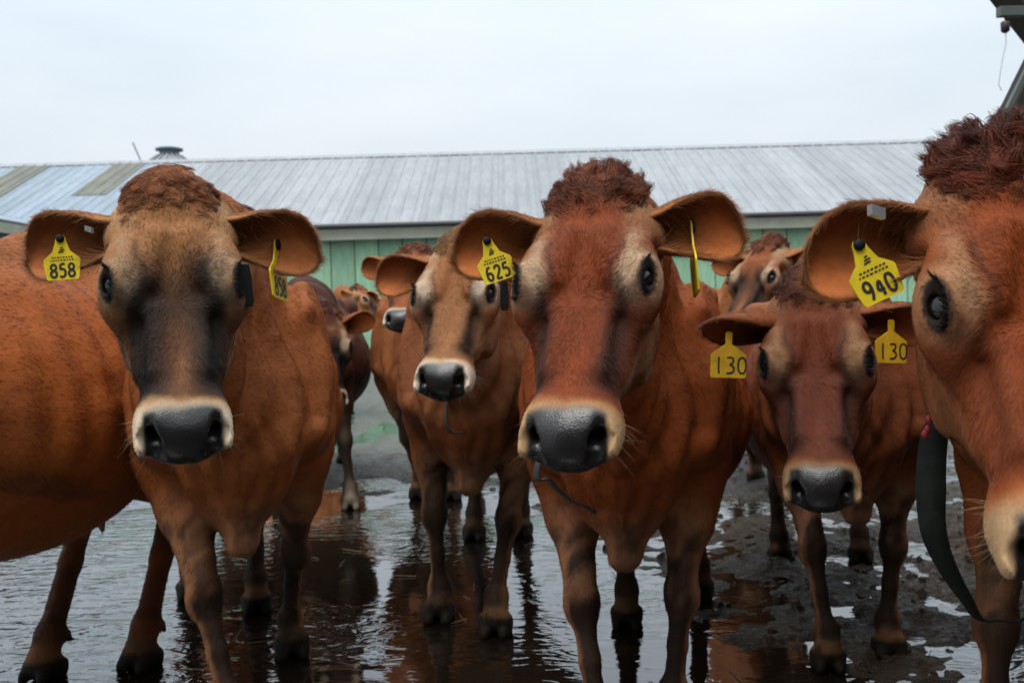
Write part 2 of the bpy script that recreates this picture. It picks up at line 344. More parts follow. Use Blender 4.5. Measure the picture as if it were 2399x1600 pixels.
mb = MB(); mb.bar(sl_(2300, 280, SD - .05), sl_(2448, -20, SD - .05), .03, .035, up=(0, 1, 0)); mb.build('brace_edge', M_SHEDROOF, shed)
w0 = sl_(2345, 250, SD + .3); mb = MB(); mb.box((w0.x, w0.y, -.02), (w0.x + 3, w0.y + .1, w0.z + .18)); mb.build('side_wall', M_SHEDWALL, shed)
mb = MB(); mb.box((w0.x + .1, w0.y - .25, 0), (w0.x + .26, w0.y - .1, A0.z + 1.0)); mb.build('post', M_DARK, shed)
mb = MB(); mb.box((1.6, -14, 0), (1.75, -1.2, 4.6)); mb.build('light_block_wall', M_DARK, shed)  # added out of view to block low light from the right
mb = MB(); mb.box((-14, -14, 0), (1.6, -13.8, 5.2)); mb.build('light_block_end_wall', M_DARK, shed)  # unseen, added behind the camera so the faces get less frontal light
mb = MB(); mb.quadbox([(-14, -14, 5.2), (2.4, -14, 5.2), (2.4, -9.6, 4.4), (-14, -9.6, 4.4), (-14, -14, 5.3), (2.4, -14, 5.3), (2.4, -9.6, 4.5), (-14, -9.6, 4.5)]); mb.build('light_block_roof', M_SHEDROOF, shed)  # unseen roof added over the rear wall, also to block sky light
lamp_p = unp(2308, 62, SD - .1); lamp = tag(empty('hanging_lamp', tuple(lamp_p)), 'small dark lamp hanging on a short rod from the shed beam', 'lamp')
mb = MB(); mb.tube([(0, 0, .03), (0, 0, .085)], .003, 6); mb.build('rod', M_BLACK0 if 'M_BLACK0' in globals() else M_GUTTER, lamp)
mb = MB(); mb.tube([(0, 0, .03), (0, 0, .025), (0, 0, -.02), (0, 0, -.03)], [.018, .024, .022, .012], 14); mb.build('lamp_body', simple_mat('lamp_body', (.03, .02, .03), .4, .2, 20), lamp, True)
wp = [unp(u, v, SD - .1) - lamp_p for u, v in ((2309, 74), (2310, 100), (2303, 130), (2297, 165), (2293, 195), (2300, 208))]
mb = MB(); mb.tube(wp, .0022, 5); mb.build('pull_cord', simple_mat('cord_grey', (.45, .46, .48), .6, .1, 20), lamp)
# ------------------------------------------------------------------ cow builder: one implicit body, surface nets, then a coat of hair
def catmull(xs, vals, xq):
    xs = np.asarray(xs, float); vals = np.asarray(vals, float)
    m = np.gradient(vals, xs); xq = np.clip(xq, xs[0], xs[-1])
    i = np.clip(np.searchsorted(xs, xq) - 1, 0, len(xs) - 2)
    h = xs[i + 1] - xs[i]; t = (xq - xs[i]) / h
    return ((2*t**3 - 3*t**2 + 1) * vals[i] + (t**3 - 2*t**2 + t) * h * m[i] + (-2*t**3 + 3*t**2) * vals[i + 1] + (t**3 - t**2) * h * m[i + 1])
_DX = np.linspace(-0.06, 0.47, 400)
_ST = np.array([  # x, half width, top, bottom, top taper, bottom taper
    (-0.060, 0.050, -0.060, -0.125, 0.0, 0.2), (-0.025, 0.078, -0.014, -0.165, 0.0, 0.3), (0.020, 0.091, 0.006, -0.195, 0.05, 0.4),
    (0.070, 0.099, 0.014, -0.220, 0.10, 0.5), (0.120, 0.103, 0.011, -0.230, 0.15, 0.5), (0.170, 0.102, 0.002, -0.232, 0.25, 0.5),
    (0.210, 0.099, -0.005, -0.225, 0.34, 0.45), (0.255, 0.092, -0.010, -0.200, 0.40, 0.4), (0.300, 0.081, -0.011, -0.165, 0.38, 0.35),
    (0.340, 0.070, -0.006, -0.126, 0.26, 0.3), (0.375, 0.063, -0.002, -0.108, 0.15, 0.3), (0.410, 0.060, -0.004, -0.098, 0.10, 0.3),
    (0.440, 0.048, -0.018, -0.090, 0.1, 0.3), (0.470, 0.020, -0.038, -0.074, 0.1, 0.3)])
_ST[:, 0] = np.where(_ST[:, 0] < .12, .12 - (.12 - _ST[:, 0]) * 1.12, _ST[:, 0])
_DX = np.linspace(-0.08, 0.47, 400)
_TAB = [catmull(_ST[:, 0], _ST[:, k], _DX) for k in range(1, 6)]
EYE = np.array([0.172, 0.098, -0.012])
EYE_DIR = np.array([0.22, 0.57, 0.79]); EYE_DIR /= np.linalg.norm(EYE_DIR)

def head_loft(x, y, z):
    wd, zt, zb, ta, tb = [np.interp(x, _DX, T) for T in _TAB]
    zc = (zt + zb) / 2 + 0.15 * (zt - zb); hu, hd = zt - zc, zc - zb
    up = np.clip((z - zc) / hu, 0, 1.3); dn = np.clip((zc - z) / hd, 0, 1.3)
    wy = wd * (1 - ta * up) * (1 - tb * dn * dn)
    q = np.where(z > zc, (z - zc) / hu, (zc - z) / hd)
    p = 2.8
    e = (np.abs(y / wy) ** p + q ** p) ** (1 / p)
    d = (e - 1) * np.minimum(wd, 0.07) * 0.9
    return np.maximum(d, np.maximum(-0.078 - x, x - 0.455))

class Field:
    def __init__(s, xs, ys, zs):
        s.ax = [np.asarray(a, np.float32) for a in (xs, ys, zs)]
        s.F = np.full([len(a) for a in s.ax], 1.0, np.float32)
    def sub(s, lo, hi):
        sl = []
        for a, l, h in zip(s.ax, lo, hi):
            i0, i1 = np.searchsorted(a, l), np.searchsorted(a, h)
            if i1 - i0 < 1: return None, None
            sl.append(slice(i0, i1))
        P = np.meshgrid(*[a[q] for a, q in zip(s.ax, sl)], indexing='ij')
        return tuple(sl), P
    def comb(s, sl, d, k, cut=False):
        a = s.F[sl]; d = d.astype(np.float32)
        if cut:
            d = -d; h = np.maximum(k - np.abs(a - d), 0) / k; s.F[sl] = np.maximum(a, d) + h * h * k * 0.25
        else:
            h = np.maximum(k - np.abs(a - d), 0) / k; s.F[sl] = np.minimum(a, d) - h * h * k * 0.25
    def ell(s, c, r, k=0.05, M=None, cut=False):
        c = np.asarray(c, float); r = np.asarray(r, float); m = r.max() + k + 0.02
        sl, P = s.sub(c - m, c + m)
        if sl is None: return
        q = np.stack([P[i] - c[i] for i in range(3)], -1)
        if M is not None: q = q @ np.asarray(M, np.float32)
        q = q / r; k0 = np.sqrt((q * q).sum(-1)); k1 = np.sqrt(((q / r) ** 2).sum(-1)) + 1e-9
        s.comb(sl, k0 * (k0 - 1) / k1, k, cut)
    def cone(s, a, b, r1, r2, k=0.04, squash=None, cut=False):
        """tapered capsule; squash = (direction, factor) thins it along that direction"""
        a = np.asarray(a, float); b = np.asarray(b, float); m = max(r1, r2) + k + 0.02
        sl, P = s.sub(np.minimum(a, b) - m, np.maximum(a, b) + m)
        if sl is None: return
        q = np.stack([P[i] - a[i] for i in range(3)], -1); ba = b - a
        t = np.clip((q @ ba) / (ba @ ba), 0, 1); q = q - t[..., None] * ba
        if squash is not None:
            n = np.asarray(squash[0], float); n = n / np.linalg.norm(n); dn = q @ n
            q = q + (dn * (1 / squash[1] - 1))[..., None] * n
        d = np.sqrt((q * q).sum(-1)) - (r1 + (r2 - r1) * t)
        if squash is not None: d = d * (0.5 + 0.5 * squash[1])
        s.comb(sl, d, k, cut)
    def chain(s, pts, rs, k=0.04, **kw):
        for i in range(len(pts) - 1): s.cone(pts[i], pts[i + 1], rs[i], rs[i + 1], k, **kw)
    def mesh(s):
        F = s.F; ins = F < 0; nx, ny, nz = F.shape
        c = ins[:-1, :-1, :-1].astype(np.uint8)
        for dx in (0, 1):
            for dy in (0, 1):
                for dz in (0, 1):
                    if dx or dy or dz: c = c + ins[dx:nx - 1 + dx, dy:ny - 1 + dy, dz:nz - 1 + dz]
        act = (c > 0) & (c < 8); n = int(act.sum())
        ids = np.full(act.shape, -1, np.int64); ids[act] = np.arange(n)
        acc = np.zeros((n, 3)); cnt = np.zeros(n); quads = []
        for ax in range(3):
            s0 = [slice(None)] * 3; s1 = [slice(None)] * 3; s0[ax] = slice(0, -1); s1[ax] = slice(1, None)
            A, B = F[tuple(s0)], F[tuple(s1)]
            I = np.argwhere((A < 0) != (B < 0)); fa, fb = A[tuple(I.T)], B[tuple(I.T)]; t = fa / (fa - fb)
            P = np.stack([s.ax[k][I[:, k]] for k in range(3)], 1).astype(float)
            P[:, ax] += t * (s.ax[ax][I[:, ax] + 1] - s.ax[ax][I[:, ax]])
            o1, o2 = [(1, 2), (2, 0), (0, 1)][ax]; cells = []
            for e1, e2 in ((-1, -1), (0, -1), (0, 0), (-1, 0)):
                J = I.copy(); J[:, o1] += e1; J[:, o2] += e2
                ok = (J >= 0).all(1) & (J < np.array(act.shape)).all(1)
                q = np.full(len(J), -1, np.int64); q[ok] = ids[tuple(J[ok].T)]; cells.append(q)
                g = q >= 0
                for k in range(3): acc[:, k] += np.bincount(q[g], P[g, k], n)
                cnt += np.bincount(q[g], minlength=n)
            Q = np.stack(cells, 1); flip = fa >= 0; Q[flip] = Q[flip][:, ::-1]; quads.append(Q[(Q >= 0).all(1)])
        return acc / cnt[:, None], np.concatenate(quads)

def relax(V, Q, it=2, lam=0.5):
    E = np.concatenate([Q[:, [0, 1]], Q[:, [1, 2]], Q[:, [2, 3]], Q[:, [3, 0]]]); n = len(V)
    a = np.concatenate([E[:, 0], E[:, 1]]); b = np.concatenate([E[:, 1], E[:, 0]]); d = np.maximum(np.bincount(a, minlength=n), 1)
    for i in range(it * 2):
        L = np.stack([np.bincount(a, V[b, k], n) for k in range(3)], 1) / d[:, None] - V
        V = V + L * (lam if i % 2 == 0 else -lam * 1.04)
    return V
def vnormals(V, Q):
    fn = np.cross(V[Q[:, 2]] - V[Q[:, 0]], V[Q[:, 3]] - V[Q[:, 1]]); n = np.zeros_like(V)
    for k in range(4):
        for c in range(3): n[:, c] += np.bincount(Q[:, k], fn[:, c], len(V))
    return n / (np.linalg.norm(n, axis=1, keepdims=True) + 1e-12)
def axis_grid(lo, hi, f0, f1, fine, coarse):
    """fine steps in [f0, f1], growing gently to the coarse step outside"""
    out = list(np.arange(f0, f1 + fine, fine)); s = fine; x = out[-1]
    while x < hi: s = min(s * 1.18, coarse); x += s; out.append(x)
    s = fine; x = out[0]; pre = []
    while x > lo: s = min(s * 1.18, coarse); x -= s; pre.append(x)
    return np.array(pre[::-1] + out)
def nrm(v): v = np.asarray(v, float); return v / np.linalg.norm(v)

def ear_mesh(base, e, n, L, W, curl=1.0):
    """a cupped leaf: outward along e, the hollow facing n; returns verts, quads, u (0 base..1 tip), inner flag, rim weight"""
    e, n = nrm(e), np.asarray(n, float); n = nrm(n - e * (n @ e)); up = np.cross(n, e) if np.cross(n, e)[2] > 0 else np.cross(e, n)
    nu, nv = 26, 18; us = np.linspace(0, 1, nu); vs = np.linspace(-1, 1, nv); front = np.zeros((nu, nv, 3)); back = front.copy()
    for i, u in enumerate(us):
        hw = W * 0.5 * np.interp(u, [0, .12, .3, .5, .68, .82, .92, .97, 1], [.50, .56, .78, .98, 1.0, .84, .56, .32, .06])
        phi = np.interp(u, [0, .25, .5, .8, 1], [2.3, 1.75, 1.2, .85, .7]) * curl
        c = np.asarray(base) + e * L * u + n * (0.018 * math.sin(u * 2.2)) + up * (0.022 * math.sin(u * 2.6) - 0.012 * u * u)
        r = hw / math.sin(min(phi, 1.5))
        for j, v in enumerate(vs):
            a = v * phi
            hook = 0.011 * max(0, v) ** 4 * math.sin(math.pi * min(u * 1.1, 1))       # the upper rim folds over
            p = c + up * (r * math.sin(a) - hook) + n * (r * (math.cos(phi * 0.62) - math.cos(a)) * 1.12 + hook)
            rad = nrm(-up * math.sin(a) + n * math.cos(a))
            th = 0.0048 * (1 - 0.5 * abs(v) ** 4) * (1 + 0.9 * max(0, 1 - u * 4))
            front[i, j] = p + rad * th; back[i, j] = p - rad * th
    V = np.concatenate([front.reshape(-1, 3), back.reshape(-1, 3)]); Q = []; o = nu * nv
    for i in range(nu - 1):
        for j in range(nv - 1):
            a, b, c, d = i * nv + j, (i + 1) * nv + j, (i + 1) * nv + j + 1, i * nv + j + 1
            Q += [(a, b, c, d), (o + d, o + c, o + b, o + a)]
        Q += [(i * nv, o + i * nv, o + (i + 1) * nv, (i + 1) * nv), (i * nv + nv - 1, (i + 1) * nv + nv - 1, o + (i + 1) * nv + nv - 1, o + i * nv + nv - 1)]
    for j in range(nv - 1): Q.append(((nu - 1) * nv + j, o + (nu - 1) * nv + j, o + (nu - 1) * nv + j + 1, (nu - 1) * nv + j + 1))
    Q = np.array(Q)
    # orient outward: front faces must look along n
    f = Q[0]; fn = np.cross(V[f[2]] - V[f[0]], V[f[3]] - V[f[1]])
    if fn @ n < 0: Q = Q[:, ::-1]
    U = np.repeat(us, nv); Vv = np.tile(vs, nu); rim = np.maximum(np.abs(Vv) ** 5, sstep(.88, 1, U))
    info = dict(u=np.tile(U, 2), v=np.tile(Vv, 2), inner=np.concatenate([np.ones(o), np.zeros(o)]), rim=np.tile(rim, 2))
    return V, Q, info, (lambda u, v: front[int(round(u * (nu - 1))), int(round((v + 1) / 2 * (nv - 1)))]), e, n, up

# coat and skin materials: colour of the animal from its own markings plus shade painted in ears and brow, fine variation from noise
def coat_material():
    m, t, p = new_mat('cow_skin')
    a = t.nodes.new('ShaderNodeAttribute'); a.attribute_name = 'coat'
    wa = t.nodes.new('ShaderNodeAttribute'); wa.attribute_name = 'wet'
    vec = coords(t)
    n1 = noise(t, 60, 5, 0.65, vec); r1 = ramp(t, n1.outputs[0], [(0.3, (0.86, 0.85, 0.84)), (0.7, (1.10, 1.09, 1.08))])
    mx = t.nodes.new('ShaderNodeMix'); mx.data_type = 'RGBA'; mx.blend_type = 'MULTIPLY'; mx.inputs[0].default_value = 1.0
    t.links.new(a.outputs['Color'], mx.inputs[6]); t.links.new(r1.outputs[0], mx.inputs[7]); t.links.new(mx.outputs[2], p.inputs['Base Color'])
    mr = t.nodes.new('ShaderNodeMapRange'); mr.inputs['To Min'].default_value = 0.62; mr.inputs['To Max'].default_value = 0.30
    t.links.new(wa.outputs['Fac'], mr.inputs['Value']); t.links.new(mr.outputs[0], p.inputs['Roughness'])
    sp = t.nodes.new('ShaderNodeMapRange'); sp.inputs['To Min'].default_value = 0.10; sp.inputs['To Max'].default_value = 0.6
    t.links.new(wa.outputs['Fac'], sp.inputs['Value']); t.links.new(sp.outputs[0], p.inputs['Specular IOR Level'])
    vo = t.nodes.new('ShaderNodeTexVoronoi'); vo.inputs['Scale'].default_value = 330; t.links.new(vec, vo.inputs['Vector'])
    mul = t.nodes.new('ShaderNodeMath'); mul.operation = 'MULTIPLY'; t.links.new(vo.outputs['Distance'], mul.inputs[0]); t.links.new(wa.outputs['Fac'], mul.inputs[1])
    b0 = bump(t, p, n1.outputs[0], 0.25, 0.003); bump(t, p, mul.outputs[0], 0.30, 0.0010, b0)
    return m
def hair_material():
    m, t, p = new_mat('cow_hair')
    a = t.nodes.new('ShaderNodeAttribute'); a.attribute_name = 'coat'
    t.links.new(a.outputs['Color'], p.inputs['Base Color'])
    p.inputs['Roughness'].default_value = 0.36; p.inputs['Specular IOR Level'].default_value = 0.22
    return m
M_SKIN, M_HAIR = coat_material(), hair_material()
m, t, p = new_mat('cow_eye'); p.inputs['Base Color'].default_value = (0.006, 0.005, 0.006, 1); p.inputs['Roughness'].default_value = 0.03; p.inputs['Specular IOR Level'].default_value = 0.5
nn = noise(t, 40, 2, 0.5, coords(t)); rr = ramp(t, nn.outputs[0], [(0.3, (0.004, 0.0035, 0.004)), (0.8, (0.016, 0.011, 0.009))]); t.links.new(rr.outputs[0], p.inputs['Base Color']); M_EYE = m
M_TAG = simple_mat('tag_yellow', (0.72, 0.53, 0.012), 0.42, 0.24, 22); M_TAG_DULL = simple_mat('tag_ochre', (0.56, 0.32, 0.010), 0.5, 0.3, 22)
M_INK = simple_mat('tag_ink', (0.010, 0.009, 0.010), 0.6, 0.2, 60); M_BLACK = simple_mat('black_plastic', (0.008, 0.008, 0.009), 0.6, 0.3, 40); M_BLACK.node_tree.nodes['Principled BSDF'].inputs['Specular IOR Level'].default_value = .2
M_STRAP = simple_mat('strap_leather', (0.019, 0.022, 0.018), 0.85, 0.45, 26, bmp=0.002); M_STRAP.node_tree.nodes['Principled BSDF'].inputs['Specular IOR Level'].default_value = .12; M_CORD = simple_mat('collar_webbing', (.055, .055, .045), .8, .3, 40); M_RED = simple_mat('red_cord', (0.35, 0.02, 0.03), 0.6, 0.2, 60)
M_STEEL = simple_mat('clip_metal', (0.75, 0.77, 0.8), 0.3, 0.1, 30, metallic=0.8)

def make_hair(name, parent, P, Dv, Nv, Lg, C, rad, bend=0.35, npts=4, curl=0.0, jit=0.12, pts=None):
    n = len(P)
    if n == 0: return None
    t = np.linspace(0, 1, npts)[None, :, None]
    given = pts; D = Dv + RNG.normal(0, jit, (n, 3)); D /= np.linalg.norm(D, axis=1, keepdims=True)
    pts = P[:, None] + (D[:, None] * t - Nv[:, None] * bend * 0.5 * t * t) * Lg[:, None, None]
    if curl:
        s1 = np.cross(D, Nv); ph = RNG.uniform(0, 6.28, (n, 1, 1)); fr = RNG.uniform(3, 6.5, (n, 1, 1))
        pts = pts + (s1[:, None] * np.sin(ph + fr * t) * t + Nv[:, None] * np.cos(ph * 1.7 + fr * t) * t * 0.8) * (curl * Lg[:, None, None])
    if given is not None: pts = given
    cu = bpy.data.hair_curves.new(name); cu.add_curves([npts] * n)
    cu.attributes['position'].data.foreach_set('vector', pts.astype(np.float32).ravel())
    ra = cu.attributes.get('radius') or cu.attributes.new('radius', 'FLOAT', 'POINT')
    rr = (np.linspace(1, 0.18, npts)[None] * np.broadcast_to(np.asarray(rad).reshape(-1, 1), (n, 1)))
    ra.data.foreach_set('value', rr.astype(np.float32).ravel())
    ca = cu.attributes.new('coat', 'FLOAT_COLOR', 'CURVE'); ca.data.foreach_set('color', np.concatenate([C, np.ones((n, 1))], 1).astype(np.float32).ravel())
    cu.materials.append(M_HAIR); o = bpy.data.objects.new(name, cu); COL.objects.link(o); o.parent = parent
    return o

DIGITS = {  # strokes on a unit cell, x 0..0.6, y 0..1
    '8': [[(.3, .53), (.12, .62), (.08, .8), (.18, .96), (.3, 1), (.42, .96), (.52, .8), (.48, .62), (.3, .53), (.1, .42), (.05, .22), (.14, .05), (.3, 0), (.46, .05), (.55, .22), (.5, .42), (.3, .53)]],
    '5': [[(.5, 1), (.14, 1), (.1, .58), (.28, .64), (.44, .58), (.53, .4), (.5, .16), (.36, .02), (.2, .0), (.07, .09)]],
    '6': [[(.46, .95), (.28, 1), (.14, .8), (.07, .5), (.08, .2), (.2, .02), (.36, .0), (.5, .14), (.52, .36), (.4, .54), (.24, .55), (.1, .4)]],
    '2': [[(.08, .78), (.14, .95), (.3, 1), (.46, .94), (.52, .76), (.44, .54), (.2, .22), (.06, 0), (.54, 0)]],
    '9': [[(.5, .62), (.36, .46), (.2, .48), (.08, .64), (.1, .86), (.24, 1), (.4, .98), (.52, .82), (.52, .5), (.46, .2), (.34, 0)]],
    '4': [[(.42, 0), (.42, 1), (.06, .32), (.56, .32)]],
    '0': [[(.3, 1), (.14, .92), (.06, .7), (.06, .3), (.14, .08), (.3, 0), (.46, .08), (.54, .3), (.54, .7), (.46, .92), (.3, 1)]],
    '1': [[(.3, 1), (.28, .5), (.3, 0)]],
    '3': [[(.08, .94), (.36, 1), (.5, .86), (.44, .62), (.22, .54), (.48, .46), (.54, .22), (.38, .02), (.06, .03)]]}
def digit_quads(mb, text, x0, y0, h, wdt, lw, z, pitch=0.72):
    for i, ch in enumerate(text):
        for st in DIGITS[ch]:
            pts = [Vector((x0 + (i * pitch + a) * wdt / 0.6, y0 + b * h, z)) for a, b in st]
            # smooth the stroke, then lay it as a flat ribbon
            for _ in range(2):
                q = [pts[0]]
                for a, b in zip(pts, pts[1:]): q += [a.lerp(b, .25), a.lerp(b, .75)]
                pts = q + [pts[-1]]
            b0 = len(mb.V)
            for k, pnt in enumerate(pts):
                d = (pts[min(k + 1, len(pts) - 1)] - pts[max(k - 1, 0)]).normalized(); s = Vector((-d.y, d.x, 0)) * lw / 2
                mb.V += [tuple(pnt + s), tuple(pnt - s)]
            for k in range(len(pts) - 1): mb.F.append((b0 + 2 * k, b0 + 2 * k + 1, b0 + 2 * k + 3, b0 + 2 * k + 2))

def make_tag(cow, R3, to_local, pos, face, up, size, text, style, two_sided=True):
    """ear tag: yellow plate with a neck and a button, hung at pos (world), looking along face"""
    f = Vector(face).normalized(); u = Vector(up); u = (u - f * u.dot(f)).normalized(); x = u.cross(f)
    M = Matrix((x, u, f)).transposed()
    if style == 'hand': out = [(-.10, .0), (-.09, -.30), (-.40, -.52), (-.5, -.60), (-.5, -1.2), (-.46, -1.24), (.46, -1.24), (.5, -1.2), (.5, -.60), (.40, -.52), (.09, -.30), (.10, .0), (.05, .05), (-.05, .05)]
    else: out = [(-.13, -.04), (-.15, -.16), (-.24, -.42), (-.48, -.62), (-.5, -.68), (-.44, -1.18), (-.40, -1.22), (.40, -1.22), (.44, -1.18), (.5, -.68), (.48, -.62), (.24, -.42), (.15, -.16), (.13, -.04), (.07, .05), (-.07, .05)]
    n = len(out); s = size; th = 0.0016
    bend = lambda a, b: 0.05 * s * (b * b) * 0.5
    V = [(a * s, b * s, th + bend(a, b)) for a, b in out] + [(a * s, b * s, -th + bend(a, b)) for a, b in out]
    F = [tuple(range(n))[::-1], tuple(range(n, 2 * n))] + [(i, (i + 1) % n, n + (i + 1) % n, n + i) for i in range(n)]
    # ears are thin: a strip per outline row keeps the plate slightly curved
    def place(vv): return [to_local(Vector(pos) + M @ Vector(v)) for v in vv]
    t = mesh_obj('ear_tag', place(V), F, M_TAG_DULL if style == 'hand' else M_TAG, cow)
    mb = MB(); zz = th + 0.0009
    if style == 'hand': digit_quads(mb, text, -.40 * s, -1.12 * s, .46 * s, .27 * s, .05 * s, 0)
    else: digit_quads(mb, text, -.335 * s, -1.14 * s, .37 * s, .20 * s, .062 * s, 0)
    if style != 'hand':      # small printed rows and emblem above the number
        for k, (yy, hw2) in enumerate(((-.60, .26), (-.68, .30))):
            a = -hw2
            while a < hw2:
                lw = random.uniform(.03, .07); b0 = len(mb.V)
                mb.V += [(a * s, yy * s, 0), ((a + lw) * s, yy * s, 0), ((a + lw) * s, (yy + .035) * s, 0), (a * s, (yy + .035) * s, 0)]; mb.F.append((b0, b0 + 1, b0 + 2, b0 + 3)); a += lw + .03
        for yy, a0, a1 in ((-.46, -.08, .08), (-.40, -.05, .10), (-.34, -.02, .06)):
            b0 = len(mb.V); mb.V += [(a0 * s, yy * s, 0), (a1 * s, (yy + .02) * s, 0), ((a1 - .02) * s, (yy + .05) * s, 0), (a0 * s, (yy + .035) * s, 0)]; mb.F.append((b0, b0 + 1, b0 + 2, b0 + 3))
    mb.V = [(a, b, zz + bend(a / s, b / s)) for a, b, _ in mb.V]
    mesh_obj('tag_number', place(mb.V), mb.F, M_INK, t)
    if style != 'hand':
        bt = MB(); bt.tube([(0, -.05 * s, th), (0, -.05 * s, th + .004), (0, -.05 * s, th + .006)], [.12 * s, .11 * s, .05 * s], 12)
        mesh_obj('tag_button', place(bt.V), bt.F, M_BLACK, t, True)
    return t

def make_cow(name, label, group, fore, heading, head, feet, col, scale=1.0, hs=1.0, res=(0.005, 0.013), hair=0, ears=None, tuft=1.0,
             belly=1.0, eye_open=1.0, hair_box=None, asp=(1, 1, 1), tail_side=0.0, long_hair=1.0, wrinkle=1.0, neck_r=1.0, tcurl=.24):
    h2 = nrm([heading[0], heading[1], 0]); lf = np.array([-h2[1], h2[0], 0]); O = np.array([fore[0], fore[1], 0.0])
    R3 = np.stack([h2, lf, np.array([0, 0, 1.0])], 1)                       # local -> world
    loc = lambda q: (np.asarray(q, float) - O) @ R3                          # world -> local
    root = empty(name, tuple(O)); root.rotation_euler = (0, 0, math.atan2(h2[1], h2[0]))
    tag(root, label, 'cow', group)
    S = scale; asp = np.asarray(asp, float)
    # ---- head frame
    P = np.asarray(head['P'], float); tc = nrm([-P[0], -P[1], 0]); yw = R(head.get('yaw', 0))
    tc = np.array([tc[0] * math.cos(yw) - tc[1] * math.sin(yw), tc[0] * math.sin(yw) + tc[1] * math.cos(yw), 0]); th = R(head['theta'])
    hx = math.cos(th) * tc - math.sin(th) * np.array([0, 0, 1.0]); hz = math.sin(th) * tc + math.cos(th) * np.array([0, 0, 1.0]); hy = np.cross(hz, hx)
    ro = R(head.get('roll', 0)); hy, hz = hy * math.cos(ro) + hz * math.sin(ro), hz * math.cos(ro) - hy * math.sin(ro)
    H = np.stack([hx, hy, hz], 1)                                           # head -> world
    HL = R3.T @ H                                                           # head -> local
    ho = loc(P) - HL @ (np.array([EYE[0], 0, EYE[2]]) * asp * hs)                  # head origin in local
    hp = lambda q: ho + HL @ (np.asarray(q, float) * asp * hs)
    # ---- grid
    cor = np.array([hp((x, y, z)) for x in (-.12, .48) for y in (-.15, .15) for z in (-.25, .06)]); lo, hi = cor.min(0), cor.max(0)
    fx = [np.array([0, 0, 0.0]) if f is None else loc((f[0], f[1], 0)) for f in feet]
    fine, coarse = res
    zfl = 0.0
    X = axis_grid(min(-1.42 * S, lo[0] - .03), max(.45 * S, hi[0] + .02), lo[0], hi[0], fine, coarse)
    Y = axis_grid(min(-.45 * S, lo[1] - .02), max(.45 * S, hi[1] + .02), lo[1], hi[1], fine, coarse)
    Z = axis_grid(-.012, max(1.34 * S, hi[2] + .02), lo[2], hi[2], fine, coarse)
    f = Field(X, Y, Z)
    v = lambda *q: np.array(q) * S
    # trunk
    f.ell(v(-.18, 0, .80), v(.42, .215, .335), .06)
    f.ell(v(-.58, 0, .755), v(.50, .31 * belly, .365 * (0.94 + 0.06 * belly)), .12)
    f.ell(v(-.62, 0, .68), v(.40, .33 * belly, .26), .12)
    f.ell(v(-1.02, 0, .90), v(.32, .225, .25), .12)
    f.chain([v(.0, 0, 1.10), v(-.35, 0, 1.09), v(-.8, 0, 1.105), v(-1.15, 0, 1.10)], [.075 * S, .075 * S, .085 * S, .09 * S], .09)
    f.ell(v(.0, 0, 1.06), v(.22, .085, .135), .08)
    for s in (-1, 1):
        f.ell(v(-.90, s * .215, 1.04), v(.085, .055, .06), .07); f.ell(v(-1.27, s * .10, 1.0), v(.06, .05, .06), .07)
        f.ell(v(.0, s * .180, .84), v(.13, .060, .25), .06); f.ell(v(.11, s * .165, .74), v(.085, .06, .10), .045); f.cone(v(-.02, s * .185, .88), v(.06, s * .205, .72), .020 * S, .032 * S, .05)
    f.ell(v(.14, 0, .77), v(.17, .145, .24), .06)
    f.ell(v(.16, 0, .63), v(.13, .10, .15), .06)
    for s in (-1, 1): f.ell(v(.20, s * .075, .70), v(.10, .065, .13), .04)
    f.cone(v(.28, 0, .74), v(.22, 0, .47), .036 * S, .020 * S, .045)            # brisket fold
    f.cone(v(.22, 0, .47), v(-.02, 0, .50), .020 * S, .05 * S, .06)
    for s in (-1, 1): f.cone(v(.10, s * .205, .98), v(.17, s * .195, .76), .018 * S, .016 * S, .045, cut=True)      # crease before the shoulder
    # neck: crest, sides and throat, deeper than wide
    nb = hp((-.02, 0, -.095)); nt_ = hp((.06, 0, -.17)); lat = nrm(HL[:, 1] + np.array([0, 1.0, 0]))
    wp = v(.02, 0, .98); mid = (nb * .55 + wp * .45) + np.array([0, 0, .03])
    f.chain([v(-.02, 0, .97), mid, nb], [.175 * S * neck_r, .130 * S * neck_r, .092 * hs], .08, squash=(lat, .66))
    f.chain([v(-.02, 0, 1.105), mid + np.array([-.03, 0, .06]) * S, nb + np.array([0, 0, -.03])], [.070 * S, .055 * S, .045 * hs], .10)      # crest
    thr = (nt_ * .5 + v(.16, 0, .74) * .5) + np.array([0, 0, -.01])
    f.chain([v(.13, 0, .74), thr, nt_], [.16 * S, .108 * S, .080 * hs], .08, squash=(lat, .62))
    f.chain([v(.25, 0, .62), thr + np.array([.03, 0, -.115]) * S, hp((.10, 0, -.215))], [.030 * S, .020 * S, .014 * hs], .06)      # dewlap
    # legs
    tri = {}
    for i, s in ((0, 1), (1, -1)):
        ft = fx[i] if feet[i] is not None else v(.02, s * .14, 0)
        E = v(-.05, s * .165, .66); kx = ft[0] * .58 + E[0] * .42 + .030 * S; ky = ft[1] * .6 + E[1] * .4
        Kn = np.array([kx, ky, .335 * S]); Fk = ft + np.array([-.015, 0, .105]) * S
        f.chain([v(.0, s * .165, .82), E], [.120 * S, .100 * S], .045, squash=((0, 1, 0), .72))
        f.chain([E + np.array([.01, 0, -.01]), E * .55 + Kn * .45, Kn + np.array([0, 0, .03])], [.092 * S, .060 * S, .039 * S], .05, squash=((0, 1, 0), .88))
        f.ell(Kn, np.array([.045, .044, .054]) * S, .020)
        f.chain([Kn, Kn * .5 + Fk * .5, Fk], [.034 * S, .0245 * S, .029 * S], .018, squash=((0, 1, 0), .92))
        tri[i] = (Kn, Fk, ft)
